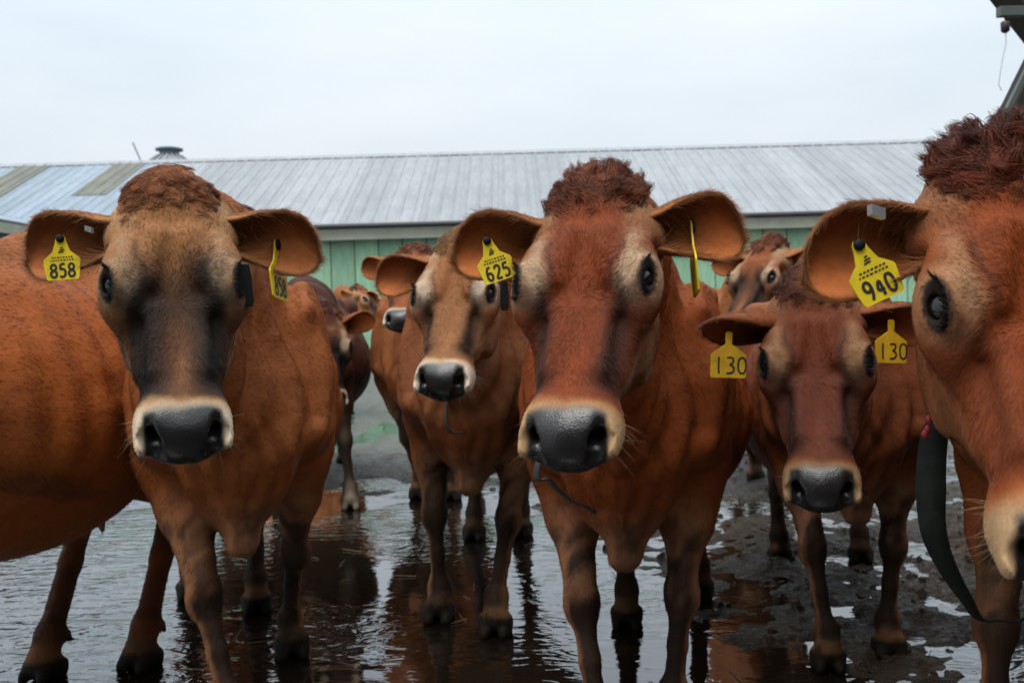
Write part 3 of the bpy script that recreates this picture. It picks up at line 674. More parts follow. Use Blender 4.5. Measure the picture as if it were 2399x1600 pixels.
    for i, s in ((2, 1), (3, -1)):
        ft = fx[i] if feet[i] is not None else v(-1.08, s * .15, 0)
        dx = ft[0] - (-1.08 * S); Hk = np.array([-1.20 * S + dx * .62, ft[1] * .8 + s * .17 * S * .2, .455 * S]); Fk = ft + np.array([-.015, 0, .11]) * S
        f.ell(v(-1.02, s * .165, .80), v(.20, .115, .27), .08); St = np.array([-.83 * S + dx * .25, s * .20 * S, .66 * S])
        f.chain([v(-.95, s * .17, .85), St], [.15 * S, .10 * S], .08, squash=((0, 1, 0), .7))
        f.chain([v(-1.1, s * .15, .82), Hk + np.array([-.03, 0, .10]) * S], [.12 * S, .045 * S], .07, squash=((0, 1, 0), .75))
        f.chain([St, St * .4 + Hk * .6, Hk], [.115 * S, .075 * S, .052 * S], .06, squash=((0, 1, 0), .72))
        f.ell(Hk + np.array([-.02, 0, .02]) * S, np.array([.058, .04, .07]) * S, .03)
        f.chain([Hk, Hk * .5 + Fk * .5, Fk], [.044 * S, .033 * S, .036 * S], .02, squash=((0, 1, 0), .85))
        tri[i] = (Hk, Fk, ft)
    for i in range(4):
        _, Fk, ft = tri[i]
        f.ell(Fk, np.array([.037, .037, .040]) * S, .022)
        f.chain([Fk, ft + np.array([.022, 0, .052]) * S], [.031 * S, .040 * S], .02)
        for s in (-1, 1):
            f.cone(ft + np.array([.012, s * .026, .042]) * S, ft + np.array([.058, s * .029, .013]) * S, .029 * S, .018 * S, .005)
            f.cone(ft + np.array([-.012, s * .025, .03]) * S, ft + np.array([-.01, s * .025, .012]) * S, .028 * S, .026 * S, .008)
            f.cone(Fk + np.array([-.036, s * .022, -.005]) * S, Fk + np.array([-.05, s * .024, -.03]) * S, .013 * S, .010 * S, .012)
    # udder and tail
    f.ell(v(-.86, 0, .50), v(.19, .15, .12), .06)
    for a, b in ((-.78, .06), (-.78, -.06), (-.93, .06), (-.93, -.06)): f.cone(v(a, b, .42), v(a + .005, b * 1.1, .365), .016 * S, .011 * S, .02)
    f.chain([v(-1.26, 0, 1.10), v(-1.345, tail_side * .3, 1.04), v(-1.37, tail_side, .80), v(-1.36, tail_side * 1.3, .50)], [.035 * S, .026 * S, .020 * S, .015 * S], .03)
    # head
    m = .30 * hs
    sl, Pg = f.sub(lo - .03, hi + .03)
    q = (np.stack([Pg[k] - ho[k] for k in range(3)], -1) @ HL) / (hs * asp)
    f.comb(sl, head_loft(q[..., 0], q[..., 1], q[..., 2]) * hs, .035)
    he = lambda c, r, k=.02, M=None, cut=False: f.ell(hp(c), np.array(r) * hs, k * hs, HL if M is None else HL @ M, cut)
    hc = lambda a, b, r1, r2, k=.015, cut=False, **kw: f.cone(hp(a), hp(b), r1 * hs, r2 * hs, k * hs, cut=cut, **kw)
    def rotz(a): c, s = math.cos(a), math.sin(a); return np.array([[c, -s, 0], [s, c, 0], [0, 0, 1.0]])
    def roty(a): c, s = math.cos(a), math.sin(a); return np.array([[c, 0, s], [0, 1, 0], [-s, 0, c]])
    def rotx(a): c, s = math.cos(a), math.sin(a); return np.array([[1, 0, 0], [0, c, -s], [0, s, c]])
    he((-.018, 0, -.012), (.055, .062, .032), .04)                              # poll
    for s in (-1, 1):
        he((.140, s * .086, -.016), (.060, .034, .036), .030, rotz(s * -.22))     # brow
        hc((.100, s * .083, .002), (.155, s * .088, .014), .012, .011, .016)      # upper rim of the orbit
        hc((.225, s * .055, -.020), (.330, s * .044, -.014), .014, .012, .04)     # edge of the nasal bone
        hc((.090, s * .030, .016), (.170, s * .045, .006), .010, .006, .03)       # frontal ridges
        he((.195, s * .092, -.034), (.050, .032, .036), .03)                      # cheekbone
        he((.160, s * .078, -.004), (.050, .018, .018), .02)                      # inner brow
        he((.172, s * .110, -.022), (.045, .020, .030), .025)                     # outer wall of the orbit
        he((.185, s * .070, -.140), (.085, .026, .080), .04)                      # jaw muscle
        hc((.215, s * .080, -.042), (.305, s * .060, -.055), .020, .016, .022)    # facial crest
        he((.100, s * .112, -.046), (.034, .020, .030), .02, cut=True)            # hollow of the temple
        he((.290, s * .080, -.018), (.060, .012, .012), .035, rotz(s * .20), True)   # plane between nose and cheek
        he((.045, s * .074, -.055), (.050, .042, .048), .04)                      # ear root
    # muzzle
    Mz = roty(-.32)
    he((.408, 0, -.047), (.064, .070, .050), .03, Mz)
    he((.428, 0, -.049), (.048, .058, .044), .025, Mz)
    for s in (-1, 1):
        he((.412, s * .043, -.037), (.050, .032, .036), .02, rotz(s * .25))
        he((.404, s * .053, -.070), (.046, .024, .028), .02)
    he((.372, 0, -.110), (.062, .044, .021), .02)                                 # chin
    # mouth line
    for s in (-1, 1): hc((.462, s * .004, -.095), (.425, s * .058, -.096), .004, .004, .006, True); hc((.425, s * .058, -.096), (.335, s * .066, -.104), .004, .003, .006, True)
    # nostrils: a comma, wide at the inner front, running up and back to the side
    for s in (-1, 1):
        he((.436, s * .064, -.034), (.030, .014, .028), .012, rotz(s * .3))
        hc((.420, s * .060, .006), (.445, s * .061, -.014), .0075, .0150, .007, True)
        hc((.445, s * .061, -.014), (.468, s * .047, -.038), .0150, .0120, .007, True)
        hc((.468, s * .045, -.040), (.466, s * .057, -.054), .0080, .0045, .006, True)
        hc((.447, s * .049, -.022), (.42, s * .042, -.028), .015, .014, .006, True)
    hc((.478, 0, -.04), (.474, 0, -.092), .0025, .0025, .007, True)                 # groove below the nose
    # eyes: socket, lids
    er = .0280
    for s in (-1, 1):
        c = EYE * np.array([1, s, 1]); d = EYE_DIR * np.array([1, s, 1])
        hc(c + d * .019, c + d * .045, .0150, .019, .008, True)
        a1 = nrm(np.cross(d, [0, 0, 1.0])) * (1 if np.cross(d, [0, 0, 1.0])[0] > 0 else -1); a2 = nrm(np.cross(a1, d)); a2 = a2 if a2[2] > 0 else -a2   # a1 towards the nose, a2 dorsal
        # lid corners lie along a tilted line: inner corner towards the nose and lower
        ax = nrm(a1 * .94 - a2 * .34); ay = nrm(a2 * .94 + a1 * .34)
        up_ = [c + d * (.0175 + .0090 * math.sin(t)) + ax * .0310 * math.cos(t) + ay * .0140 * math.sin(t) for t in np.linspace(0, math.pi, 9)]
        dn_ = [c + d * (.0170 + .0065 * math.sin(t)) + ax * .0310 * math.cos(t) - ay * .0185 * math.sin(t) for t in np.linspace(0, math.pi, 9)]
        for a, b in zip(up_, up_[1:]): hc(a, b, .0072, .0072, .009)
        for a, b in zip(dn_, dn_[1:]): hc(a, b, .0046, .0046, .005)
        he(c - d * .0025, (.0268, .0268, .0268), .003, cut=True)
    # skin folds on the neck and ripples over the ribs
    V, Q = f.mesh(); V = relax(V, Q, 2)
    Nn = vnormals(V, Q)
    qh = ((V - ho) @ HL) / (hs * asp)
    head_w = sstep(-.15, -.07, qh[:, 0]) * sstep(.30, .22, np.abs(qh[:, 1])) * sstep(-.34, -.26, qh[:, 2]) * sstep(.12, .08, qh[:, 2])
    body_w = 1 - head_w
    Vb = V / S
    fold = np.sin(Vb[:, 0] * 62 + 14 * Vb[:, 2] + 2.5 * np.sin(Vb[:, 2] * 9)) * sstep(-.12, .05, Vb[:, 0]) * sstep(.52, .36, Vb[:, 0]) * sstep(.62, .78, Vb[:, 2]) * .0075
    rib = np.sin(Vb[:, 0] * 70 + 10 * Vb[:, 2]) * sstep(-.95, -.7, Vb[:, 0]) * sstep(-.2, -.4, Vb[:, 0]) * sstep(.6, .75, Vb[:, 2]) * sstep(1.1, .98, Vb[:, 2]) * .0036
    chest = np.sin(np.abs(Vb[:, 1]) * 120 + 3 * np.sin(Vb[:, 2] * 17) + 5 * Vb[:, 2]) * sstep(.10, .2, Vb[:, 0]) * sstep(.42, .5, Vb[:, 2]) * sstep(.86, .7, Vb[:, 2]) * .0040 * sstep(.2, .1, np.abs(Vb[:, 1]))
    lump = (fbm2(Vb[:, 0] * 9 + Vb[:, 1] * 5 + 40, Vb[:, 2] * 9 - Vb[:, 1] * 4 + 40, 5, 3) - .5) * .018
    V = V + Nn * ((fold * wrinkle + chest * wrinkle + rib * wrinkle + lump * sstep(.25, .5, Vb[:, 2])) * body_w * S)[:, None]
    nV = len(V)
    # ---- colours
    C, wet = cow_colours(V / S, qh, head_w, Nn, col, tri, S, HL)
    # ---- ears
    VS, QS, CS, WS, info = [V], [Q], [C], [wet], []
    einfo = {}
    off = nV
    for s, key in ((1, 'L'), (-1, 'R')):
        e = ears[key]; ew, nw = np.asarray(e['e'], float), np.asarray(e['n'], float)
        base = hp((.046, s * .082, -.050)); ev, eq, ei, at, e3, n3, u3 = ear_mesh(base, R3.T @ ew, R3.T @ nw, e.get('L', .185) * hs, e.get('W', .125) * hs, e.get('curl', 1.0))
        ec = np.tile(np.array(col['ear']), (len(ev), 1)); inn = ei['inner']
        inc = np.array(col['ear_in'])[None] * ((0.35 + 0.7 * sstep(.1, .7, ei['u'])) * (1 - .60 * sstep(-.1, .9, ei['v'])))[:, None]  # shade painted in: darker towards the root and under the folded upper rim
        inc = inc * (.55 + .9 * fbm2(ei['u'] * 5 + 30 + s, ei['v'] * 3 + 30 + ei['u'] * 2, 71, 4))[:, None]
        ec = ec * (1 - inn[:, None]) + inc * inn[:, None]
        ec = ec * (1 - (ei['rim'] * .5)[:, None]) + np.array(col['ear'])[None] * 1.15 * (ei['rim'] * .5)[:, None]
        VS.append(ev); QS.append(eq + off); CS.append(ec); WS.append(np.zeros(len(ev))); ei['off'] = off; info.append(ei); off += len(ev)
        einfo[key] = (lambda at: (lambda u, v_: Vector(tuple(O + R3 @ at(u, v_)))))(at), R3 @ n3
    Va, Qa, Ca, Wa = np.concatenate(VS), np.concatenate(QS), np.concatenate(CS), np.concatenate(WS)
    me = bpy.data.meshes.new('body'); me.vertices.add(len(Va)); me.vertices.foreach_set('co', Va.astype(np.float32).ravel())
    me.loops.add(len(Qa) * 4); me.loops.foreach_set('vertex_index', Qa.astype(np.int32).ravel())
    me.polygons.add(len(Qa)); me.polygons.foreach_set('loop_start', (np.arange(len(Qa)) * 4).astype(np.int32))
    me.update(calc_edges=True); me.polygons.foreach_set('use_smooth', np.ones(len(Qa), bool))
    ca = me.attributes.new('coat', 'FLOAT_COLOR', 'POINT'); ca.data.foreach_set('color', np.concatenate([Ca, np.ones((len(Ca), 1))], 1).astype(np.float32).ravel())
    wa = me.attributes.new('wet', 'FLOAT', 'POINT'); wa.data.foreach_set('value', Wa.astype(np.float32))
    me.materials.append(M_SKIN); bo = bpy.data.objects.new('body', me); COL.objects.link(bo); bo.parent = root
    # ---- eyes
    for s in (-1, 1):
        c = hp((EYE - EYE_DIR * .0025) * np.array([1, s, 1])); mb = MB(); n1, n2 = 14, 20; rr_ = er * hs
        Vv, Ff = [], []
        for i in range(n1 + 1):
            a = math.pi * i / n1
            for j in range(n2): b = 2 * math.pi * j / n2; Vv.append((c[0] + rr_ * math.sin(a) * math.cos(b), c[1] + rr_ * math.sin(a) * math.sin(b), c[2] + rr_ * math.cos(a)))
        for i in range(n1):
            for j in range(n2): Ff.append((i * n2 + j, (i + 1) * n2 + j, (i + 1) * n2 + (j + 1) % n2, i * n2 + (j + 1) % n2))
        mesh_obj('eye', Vv, Ff, M_EYE, root, True)
    # ---- coat
    if hair:
        grow_coat(root, Va, Qa, Ca, Wa, qh, head_w, nV, info, S, hs, HL, ho, R3, O, hair, col, tuft, asp, long_hair, hp, tcurl)
    return dict(root=root, ears=einfo, to_local=lambda q: Vector(tuple(loc(tuple(q)))), R3=R3, O=O, H=H, hp=lambda q: Vector(tuple(O + R3 @ hp(q))), hpl=hp, S=S, hs=hs, v=v, loc=loc)

def mixc(C, c, w_): return C * (1 - w_[:, None]) + np.asarray(c, float)[None] * w_[:, None]
def cow_colours(V, q, hw, Nn, col, tri, S, HL):
    x, y, z = V.T; ay = np.abs(y); n = len(V)
    big = fbm2(x * 2.2 + y * 1.1 + 20, z * 2.2 - y + 20, 3, 4); med = fbm2(x * 8 + y * 5 + 50, z * 8 + 50 - y * 3, 9, 4)
    C = np.tile(np.array(col['coat']), (n, 1)) * (0.62 + 0.56 * big)[:, None]
    C = mixc(C, col['dark'], sstep(.50, .75, med) * .35)
    C = mixc(C, col['back'], sstep(1.0, 1.12, z) * .5)
    C = mixc(C, col['pale'], sstep(.62, .48, z) * (1 - sstep(.16, .24, ay)) * .55)                 # belly and inner legs
    C = mixc(C, col['neck'], sstep(-.05, .12, x) * sstep(.55, .7, z) * .75)
    lowdark = col.get('legdark', .8)
    for i in range(4):
        Kn, Fk, ft = [a / S for a in tri[i]]
        near = sstep(.16, .09, np.abs(y - (Kn[1] * .5 + ft[1] * .5))) * sstep(.26, .18, np.abs(x - (Kn[0] + ft[0]) / 2))
        fr = .15 + .85 * sstep(-.1, .75, Nn[:, 0] - .55 * np.sign(Kn[1]) * Nn[:, 1])
        if i < 2: nz_ = fbm2(x * 30 + y * 22 + 3, z * 22 + 3 - y * 9, 51, 4); dk = sstep(.62, .34, z + .30 * (nz_ - .5)) * lowdark * (.05 + 1.0 * fr) * (.75 + .6 * med)
        else: nz_ = fbm2(x * 30 + y * 22 + 3, z * 22 + 3 - y * 9, 52, 4); dk = sstep(.54, .26, z + .3 * (nz_ - .5)) * lowdark * (0.4 + med)
        C = mixc(C, col['leg'], np.clip(dk, 0, 1) * near)
        C = mixc(C, col['pastern'], near * sstep(.105, .085, z) * sstep(.055, .065, z) * .6 * med * 1.3)
        C = mixc(C, (.013, .010, .008), near * sstep(.066, .050, z))
        C = mixc(C, (.016, .012, .008), near * sstep(.30, .02, z) * sstep(.50, .62, fbm2(x * 26 + y * 20 + 9, z * 26 + y * 9, 21, 3)) * .85)   # mud splashes
    C = mixc(C, (.30, .17, .12), sstep(.47, .43, z) * sstep(.34, .36, z) * sstep(-1.06, -.95, x) * sstep(-.66, -.74, x) * sstep(.2, .14, ay) * .8)     # udder
    sm = sstep(.60, .72, fbm2(x * 5 + y * 3 + 77, z * 9 + y * 2 + 77, 61, 5)) * sstep(.95, .6, z)
    C = mixc(C, (.035, .022, .012), sm * .55 * col.get('dirt', 1))
    # ------------- face
    hx, hy, hz = q.T; ah = np.abs(hy); nse = fbm2(hx * 26 + 30, hy * 26 + hz * 14 + 30, 13, 4)
    F = np.tile(np.array(col['face']), (n, 1)) * (0.85 + .3 * nse)[:, None]
    F = mixc(F, col['forehead'], sstep(.20, .10, hx + .05 * (nse - .5)) * sstep(-.10, -.03, hz))
    F = mixc(F, col['cheek'], sstep(-.035, -.075, hz) * sstep(.10, .17, hx) * .8)
    F = mixc(F, np.array(col['tuft']) * 1.2, sstep(.045, .0, hx + .03 * (nse - .5)) * sstep(.10, .06, ah) * sstep(-.07, -.03, hz) * .8)
    temple = sstep(.10, .02, hx) * sstep(.05, .075, ah)
    F = mixc(F, col['temple'], temple * .8)
    # dark mask: streaks from the inner eye corner down both sides of the nose, on some across the whole face
    st = sstep(.150, .20, hx + .03 * (nse - .5)) * sstep(.395, .35, hx) * np.exp(-((ah - (.074 - .10 * np.clip(hx - .18, 0, .3))) / .024) ** 2) * sstep(-.085, -.03, hz)
    F = mixc(F, col['mask'], np.clip(st * col['streak'] * (0.75 + .5 * nse), 0, 1))
    full = sstep(.10, .17, hx + .055 * (nse - .5) - .35 * np.clip(ah - .03, 0, .1)) * sstep(.404, .382, hx) * sstep(-.09, -.03, hz) * sstep(.092, .078, ah)
    stripe = np.exp(-(ah / .024) ** 2) * (.45 * sstep(.24, .14, hx) + .70 * sstep(.20, .27, hx)) * (.55 + .9 * nse)
    F = mixc(F, col['mask'], np.clip(full * col['fullmask'] * (1 - stripe) * (0.8 + .4 * nse), 0, 1))
    # pale ring round the eye, wider above it
    ec = EYE + EYE_DIR * .012; de = np.sqrt((hx - ec[0]) ** 2 * .8 + (ah - ec[1]) ** 2 + (hz - ec[2]) ** 2)
    up = sstep(.03, -.03, hx - ec[0])
    ring = sstep(.058, .040, de) * (.15 + .35 * up) + sstep(.046, .034, de) * .35 + .7 * np.exp(-((ah - .084 + .10 * (hx - .13)) / .017) ** 2) * sstep(.055, .10, hx) * sstep(.205, .165, hx) * sstep(-.05, -.02, hz)
    F = mixc(F, col['eyering'], np.clip(ring, 0, 1) * col.get('ring', .75))
    x_ = np.cross(EYE_DIR, [0, 0, 1.0]); a1 = nrm(x_) * (1 if x_[0] > 0 else -1); a2 = nrm(np.cross(a1, EYE_DIR)); a2 = a2 if a2[2] > 0 else -a2
    axx, ayy = nrm(a1 * .94 - a2 * .34), nrm(a2 * .94 + a1 * .34); rel = np.stack([hx - ec[0], ah - ec[1], hz - ec[2]], 1)
    el = np.sqrt((rel @ axx / .0310) ** 2 + (rel @ ayy / .0180) ** 2)
    F = mixc(F, (.012, .009, .009), sstep(1.20, .98, el) * sstep(.05, .04, de) * .97)
    F = mixc(F, col['mask'], .55 * np.exp(-((ah - .060 + .18 * (hx - .13) + .004 * np.sin(hx * 90)) / .006) ** 2) * sstep(.075, .10, hx) * sstep(.20, .16, hx) * sstep(-.04, -.01, hz))  # brow wrinkle: the crease's shade drawn as a dark line in colour
    tear = 1.5 * np.exp(-((hx - ec[0] - .030) / .013) ** 2 - ((ah - .092) / .011) ** 2) * sstep(-.06, -.03, hz)
    F = mixc(F, col['mask'], np.clip(tear, 0, .9) * .55)
    # mealy muzzle and wet nose leather
    mz = sstep(.352, .378, hx + .02 * (nse - .5) - .12 * np.clip(-.05 - hz, 0, .1) * 0)
    F = mixc(F, col['muzzle_edge'], sstep(.374, .398, hx + .03 * (nse - .5)) * .8)
    F = mixc(F, col['muzzle'], sstep(.386, .412, hx + .02 * (nse - .5)))
    top = .409 + .30 * np.clip(-.015 - hz, -.03, 0)                        # upper edge of the nose leather
    wmax = .0665 - .36 * np.clip(-.042 - hz, 0, .06)
    lea = sstep(top - .008, top + .010, hx + .012 * (nse - .5)) * sstep(wmax + .004, wmax - .004, ah) * sstep(-.106, -.098, hz)
    F = mixc(F, np.array(col['nose']), lea)
    F = mixc(F, (.004, .003, .003), lea * (sstep(.012, .004, np.sqrt((ah - .046) ** 2 + (hz + .036) ** 2)) * 0))
    F = mixc(F, col['chin'], sstep(-.085, -.105, hz) * sstep(.33, .37, hx) * (1 - lea) * .6)
    C = C * (1 - hw[:, None]) + F * hw[:, None]
    wet = lea * hw
    return np.clip(C, .002, 1), wet

def grow_coat(root, V, Q, C, W, qh, hw, nV, info, S, hs, HL, ho, R3, O, dens, col, tuft, asp, lh, hp, tcurl):
    N_ = vnormals(V, Q); T = np.concatenate([Q[:, [0, 1, 2]], Q[:, [0, 2, 3]]])
    a, b, c = V[T[:, 0]], V[T[:, 1]], V[T[:, 2]]; area = np.linalg.norm(np.cross(b - a, c - a), axis=1) / 2
    cen = (a + b + c) / 3; nrmT = N_[T].mean(1); hwA = np.concatenate([hw, np.ones(len(V) - nV)]); isear = np.concatenate([np.zeros(nV), np.ones(len(V) - nV)])
    hT = hwA[T].mean(1); wT = W[T].mean(1); eT = isear[T].mean(1)
    cw = cen @ R3.T + O; camv = np.array([0, 0, 1.0]) - cw; dist = np.linalg.norm(camv, axis=1); nw = nrmT @ R3.T
    facing = (nw * camv).sum(1) / dist
    up = cw[:, 0] / np.maximum(cw[:, 1], .2)
    vis = (facing > -.45) & (np.abs(up) < .75) & (cw[:, 1] > .3) & (cw[:, 2] > .06)
    wgt = area * vis * (1 - sstep(.15, .5, wT)) * np.clip(1.9 / dist, .25, 1.6) ** 2 * np.where(facing > .1, 1, .7)
    ec = EYE + EYE_DIR * .014; qc = ((cen - ho) @ HL) / (hs * asp)
    de = np.sqrt((qc[:, 0] - ec[0]) ** 2 + (np.abs(qc[:, 1]) - ec[1]) ** 2 + (qc[:, 2] - ec[2]) ** 2)
    wgt = wgt * np.where((hT > .5) & (de < .027), 0, 1) * (1 + 1.0 * hT + 2.2 * eT)
    n = int(dens); cs = np.cumsum(wgt); pick = np.searchsorted(cs, RNG.random(n) * cs[-1]); pick = np.clip(pick, 0, len(T) - 1)
    r1, r2 = np.sqrt(RNG.random(n)), RNG.random(n); B = np.stack([1 - r1, r1 * (1 - r2), r1 * r2], 1)
    t = T[pick]; P = (V[t] * B[..., None]).sum(1); Nv = (N_[t] * B[..., None]).sum(1); Nv /= np.linalg.norm(Nv, axis=1, keepdims=True) + 1e-9
    Cc = (C[t] * B[..., None]).sum(1); q = ((P - ho) @ HL) / (hs * asp); h = (hwA[t] * B).sum(1); ear = (isear[t] * B).sum(1) > .5
    # which way the hair lies
    flow = np.tile(np.array([-1.0, 0, -.55]), (n, 1)); flow[:, 2] -= 1.2 * sstep(.75, .45, P[:, 2] / S); flow[:, 0] *= 1 - .8 * sstep(.6, .4, P[:, 2] / S)
    wh = np.stack([q[:, 0] - .205, q[:, 1] * .9, np.zeros(n)], 1); wh /= np.linalg.norm(wh, axis=1, keepdims=True) + .02
    wh[:, 1] += .25 * np.sin(q[:, 0] * 40 + q[:, 1] * 25); fh = wh @ HL.T
    flow = np.where((h > .5)[:, None], fh, flow)
    sw = (fbm2(P[:, 0] * 12 + P[:, 1] * 9 + 70, P[:, 2] * 12 + P[:, 1] * 6 + 70, 31, 3) - .5) * 1.6
    flow = flow + np.cross(Nv, flow) * sw[:, None]
    for ei in info:
        u = np.zeros(len(V)); u[ei['off']:ei['off'] + len(ei['u'])] = 1
        m = (u[t] * B).sum(1) > .5
        if m.any():
            k0 = ei['off']; nv = 18; half = len(ei['u']) // 2
            e = V[k0 + half - nv // 2] - V[k0 + nv // 2]; flow[m] = nrm(e) + RNG.normal(0, .2, (m.sum(), 3))
    flow = flow - Nv * (flow * Nv).sum(1, keepdims=True); flow /= np.linalg.norm(flow, axis=1, keepdims=True) + 1e-9
    lift = np.where(h > .5, .26, .17) + np.where(ear, .15, 0); D = flow * np.cos(lift)[:, None] + Nv * np.sin(lift)[:, None]
    L = np.where(h > .5, .011, .014) * lh * RNG.uniform(.6, 1.35, n) * S
    L = np.where((h > .5) & (q[:, 0] > .36), .006, L); L = np.where((h > .5) & (np.abs(q[:, 1]) > .07) & (q[:, 0] > .1) & (q[:, 0] < .24), .0075, L); L = np.where(ear, .016 * RNG.uniform(.5, 1.8, n), L)
    fl = flow; pq = np.stack([P @ np.array([1.0, .35, .2]), P @ np.array([-.2, .9, .3]), P @ np.array([.1, -.3, 1.0])], 1)
    cl = .55 * fbm2(pq[:, 0] * 34 + 31, pq[:, 2] * 34 + pq[:, 1] * 21 + 31, 41, 3) + .45 * fbm2(pq[:, 0] * 95 + 11, pq[:, 2] * 95 + pq[:, 1] * 60 + 11, 43, 2)
    Cc = Cc * (.62 + .80 * np.clip(cl, 0, 1))[:, None] * np.stack([np.ones(n), .94 + .14 * cl, .90 + .2 * cl], 1)
    Cc = np.clip(Cc * RNG.uniform(.80, 1.20, (n, 1)) * (1 + RNG.normal(0, .05, (n, 3))), .002, 1)
    P0 = P - Nv * .0008
    pd = np.linalg.norm((P @ R3.T + O) - np.array([0, 0, 1.0]), axis=1)
    make_hair('coat', root, P0, D, Nv, L, Cc, np.clip(.00019 * pd, .00018, .0008) * RNG.uniform(.8, 1.25, n), jit=.13)
    # the forelock on the poll
    if tuft > 0:
        k = (hw[:] > .5) & (qh[:, 0] < .042) & (qh[:, 0] > -.08) & (qh[:, 2] > -.045) & (np.abs(qh[:, 1]) < .085)
        idx = np.nonzero(k)[0]; idx = idx[RNG.random(len(idx)) < .12 + .88 * sstep(.045, .0, qh[idx, 0] + .25 * np.clip(np.abs(qh[idx, 1]) - .05, 0, 1))]
        if len(idx):
            g = max(40, int(190 * min(1, dens / 60000))); per = 46; gi = RNG.choice(idx, g); n2 = g * per; gid = np.repeat(np.arange(g), per)
            q = qh[gi]; gd = np.stack([(-.7 + 7 * (q[:, 0] + .02)) * (1 if tcurl > .2 else .3) + (0 if tcurl > .2 else .8) + RNG.normal(0, .35, g), q[:, 1] * 10 + RNG.normal(0, .55, g), .10 + RNG.normal(0, .15, g)], 1)
            gd = (gd / np.linalg.norm(gd, axis=1, keepdims=True)) @ HL.T
            edge = sstep(.045, -.01, q[:, 0]); gl = (.009 + .021 * edge * tuft) * RNG.uniform(.6, 1.4, g) * hs; ph, fr = RNG.uniform(0, 6.28, g), RNG.uniform(3.0, 6.5, g)
            gc = RNG.uniform(.55, 1.5, g); npt = 7; t_ = np.linspace(0, 1, npt)[None, :, None]
            offs = RNG.normal(0, .0075, (n2, 3)) * hs; Np = N_[gi][gid]; offs -= Np * (offs * Np).sum(1, keepdims=True)
            P = V[gi][gid] + offs; D = gd[gid] + RNG.normal(0, .06, (n2, 3)); s1 = np.cross(D, Np); L = (gl[gid] * RNG.uniform(.75, 1.15, n2))[:, None, None]
            pts = P[:, None] - offs[:, None] * .82 * t_ + D[:, None] * L * t_ + Np[:, None] * L * (.40 * t_ - .70 * t_ * t_)
            pts = pts + (s1[:, None] * np.sin(ph[gid][:, None, None] + fr[gid][:, None, None] * t_) + Np[:, None] * .7 * np.cos(ph[gid][:, None, None] * 1.7 + fr[gid][:, None, None] * t_)) * L * t_ * tcurl
            tc_ = np.array(col['tuft'])[None] * edge[:, None] + (np.array(col['tuft']) * .4 + np.array(col['forehead']) * .6)[None] * (1 - edge[:, None])
            Cc = tc_[gid] * (gc[gid] * RNG.uniform(.7, 1.3, n2))[:, None] * (1 + RNG.normal(0, .06, (n2, 3)))
            make_hair('forelock', root, P, D, Np, L[:, 0, 0], np.clip(Cc, .002, 1), .0005, npts=npt, pts=pts)
    for ei in info:
        half = len(ei['u']) // 2; k0 = ei['off']; cand = np.nonzero((ei['inner'][:half] > .5) & (ei['u'][:half] < .50) & (ei['u'][:half] > .03) & (ei['v'][:half] < .8))[0] + k0
        n4 = int(900 * min(1, dens / 60000)); ii = RNG.choice(cand, n4); e = nrm(V[k0 + half - 9] - V[k0 + 9]); sd_ = nrm(V[k0 + 10 * 18] - V[k0 + 10 * 18 + 17])
        d = e[None] + sd_[None] * RNG.uniform(-.5, .9, (n4, 1)) + N_[ii] * .45; d /= np.linalg.norm(d, axis=1, keepdims=True)
        Cc = np.array(col['ear'])[None] * RNG.uniform(.7, 1.7, (n4, 1)); make_hair('ear_hair', root, V[ii], d, N_[ii], RNG.uniform(.018, .045, n4) * hs, np.clip(Cc, 0, 1), .00030, bend=.7, jit=.28, npts=5)
    # lashes and whiskers
    LP, LD, LL, LN = [], [], [], []
    for s in (-1, 1):
        c_ = EYE * np.array([1, s, 1]); d_ = EYE_DIR * np.array([1, s, 1])
        x_ = np.cross(d_, [0, 0, 1.0]); a1 = nrm(x_) * (1 if x_[0] > 0 else -1); a2 = nrm(np.cross(a1, d_)); a2 = a2 if a2[2] > 0 else -a2
        ax = nrm(a1 * .94 - a2 * .34); ay = nrm(a2 * .94 + a1 * .34)
        for tt in RNG.uniform(.25, 2.9, 110):
            p = c_ + d_ * (.024 + .0090 * math.sin(tt)) + ax * .0310 * math.cos(tt) + ay * .0155 * math.sin(tt)
            LP.append(hp(p)); LD.append(HL @ nrm(d_ * .55 + ax * .35 * math.cos(tt) + np.array([-.25, .75 * s, -.05]))); LN.append(HL @ (-ay)); LL.append(RNG.uniform(.014, .024) * hs)
    n3 = len(LP); make_hair('eyelashes', root, np.array(LP), np.array(LD), np.array(LN), np.array(LL), np.full((n3, 3), .008), .0006, bend=.5, jit=.08)
    idx = np.nonzero((hw > .5) & (qh[:, 0] > .37) & (qh[:, 2] < -.06) & (W[:nV] < .3))[0]
    if len(idx):
        ii = RNG.choice(idx, 90); d = N_[ii] + (HL @ np.array([.25, 0, -.55]))[None]; d /= np.linalg.norm(d, axis=1, keepdims=True)
        make_hair('whiskers', root, V[ii], d, (HL @ np.array([0, 0, 1.0]))[None].repeat(90, 0), RNG.uniform(.015, .045, 90) * hs, np.tile(np.array(col['muzzle']) * .8, (90, 1)), .00022, bend=.3, jit=.2)
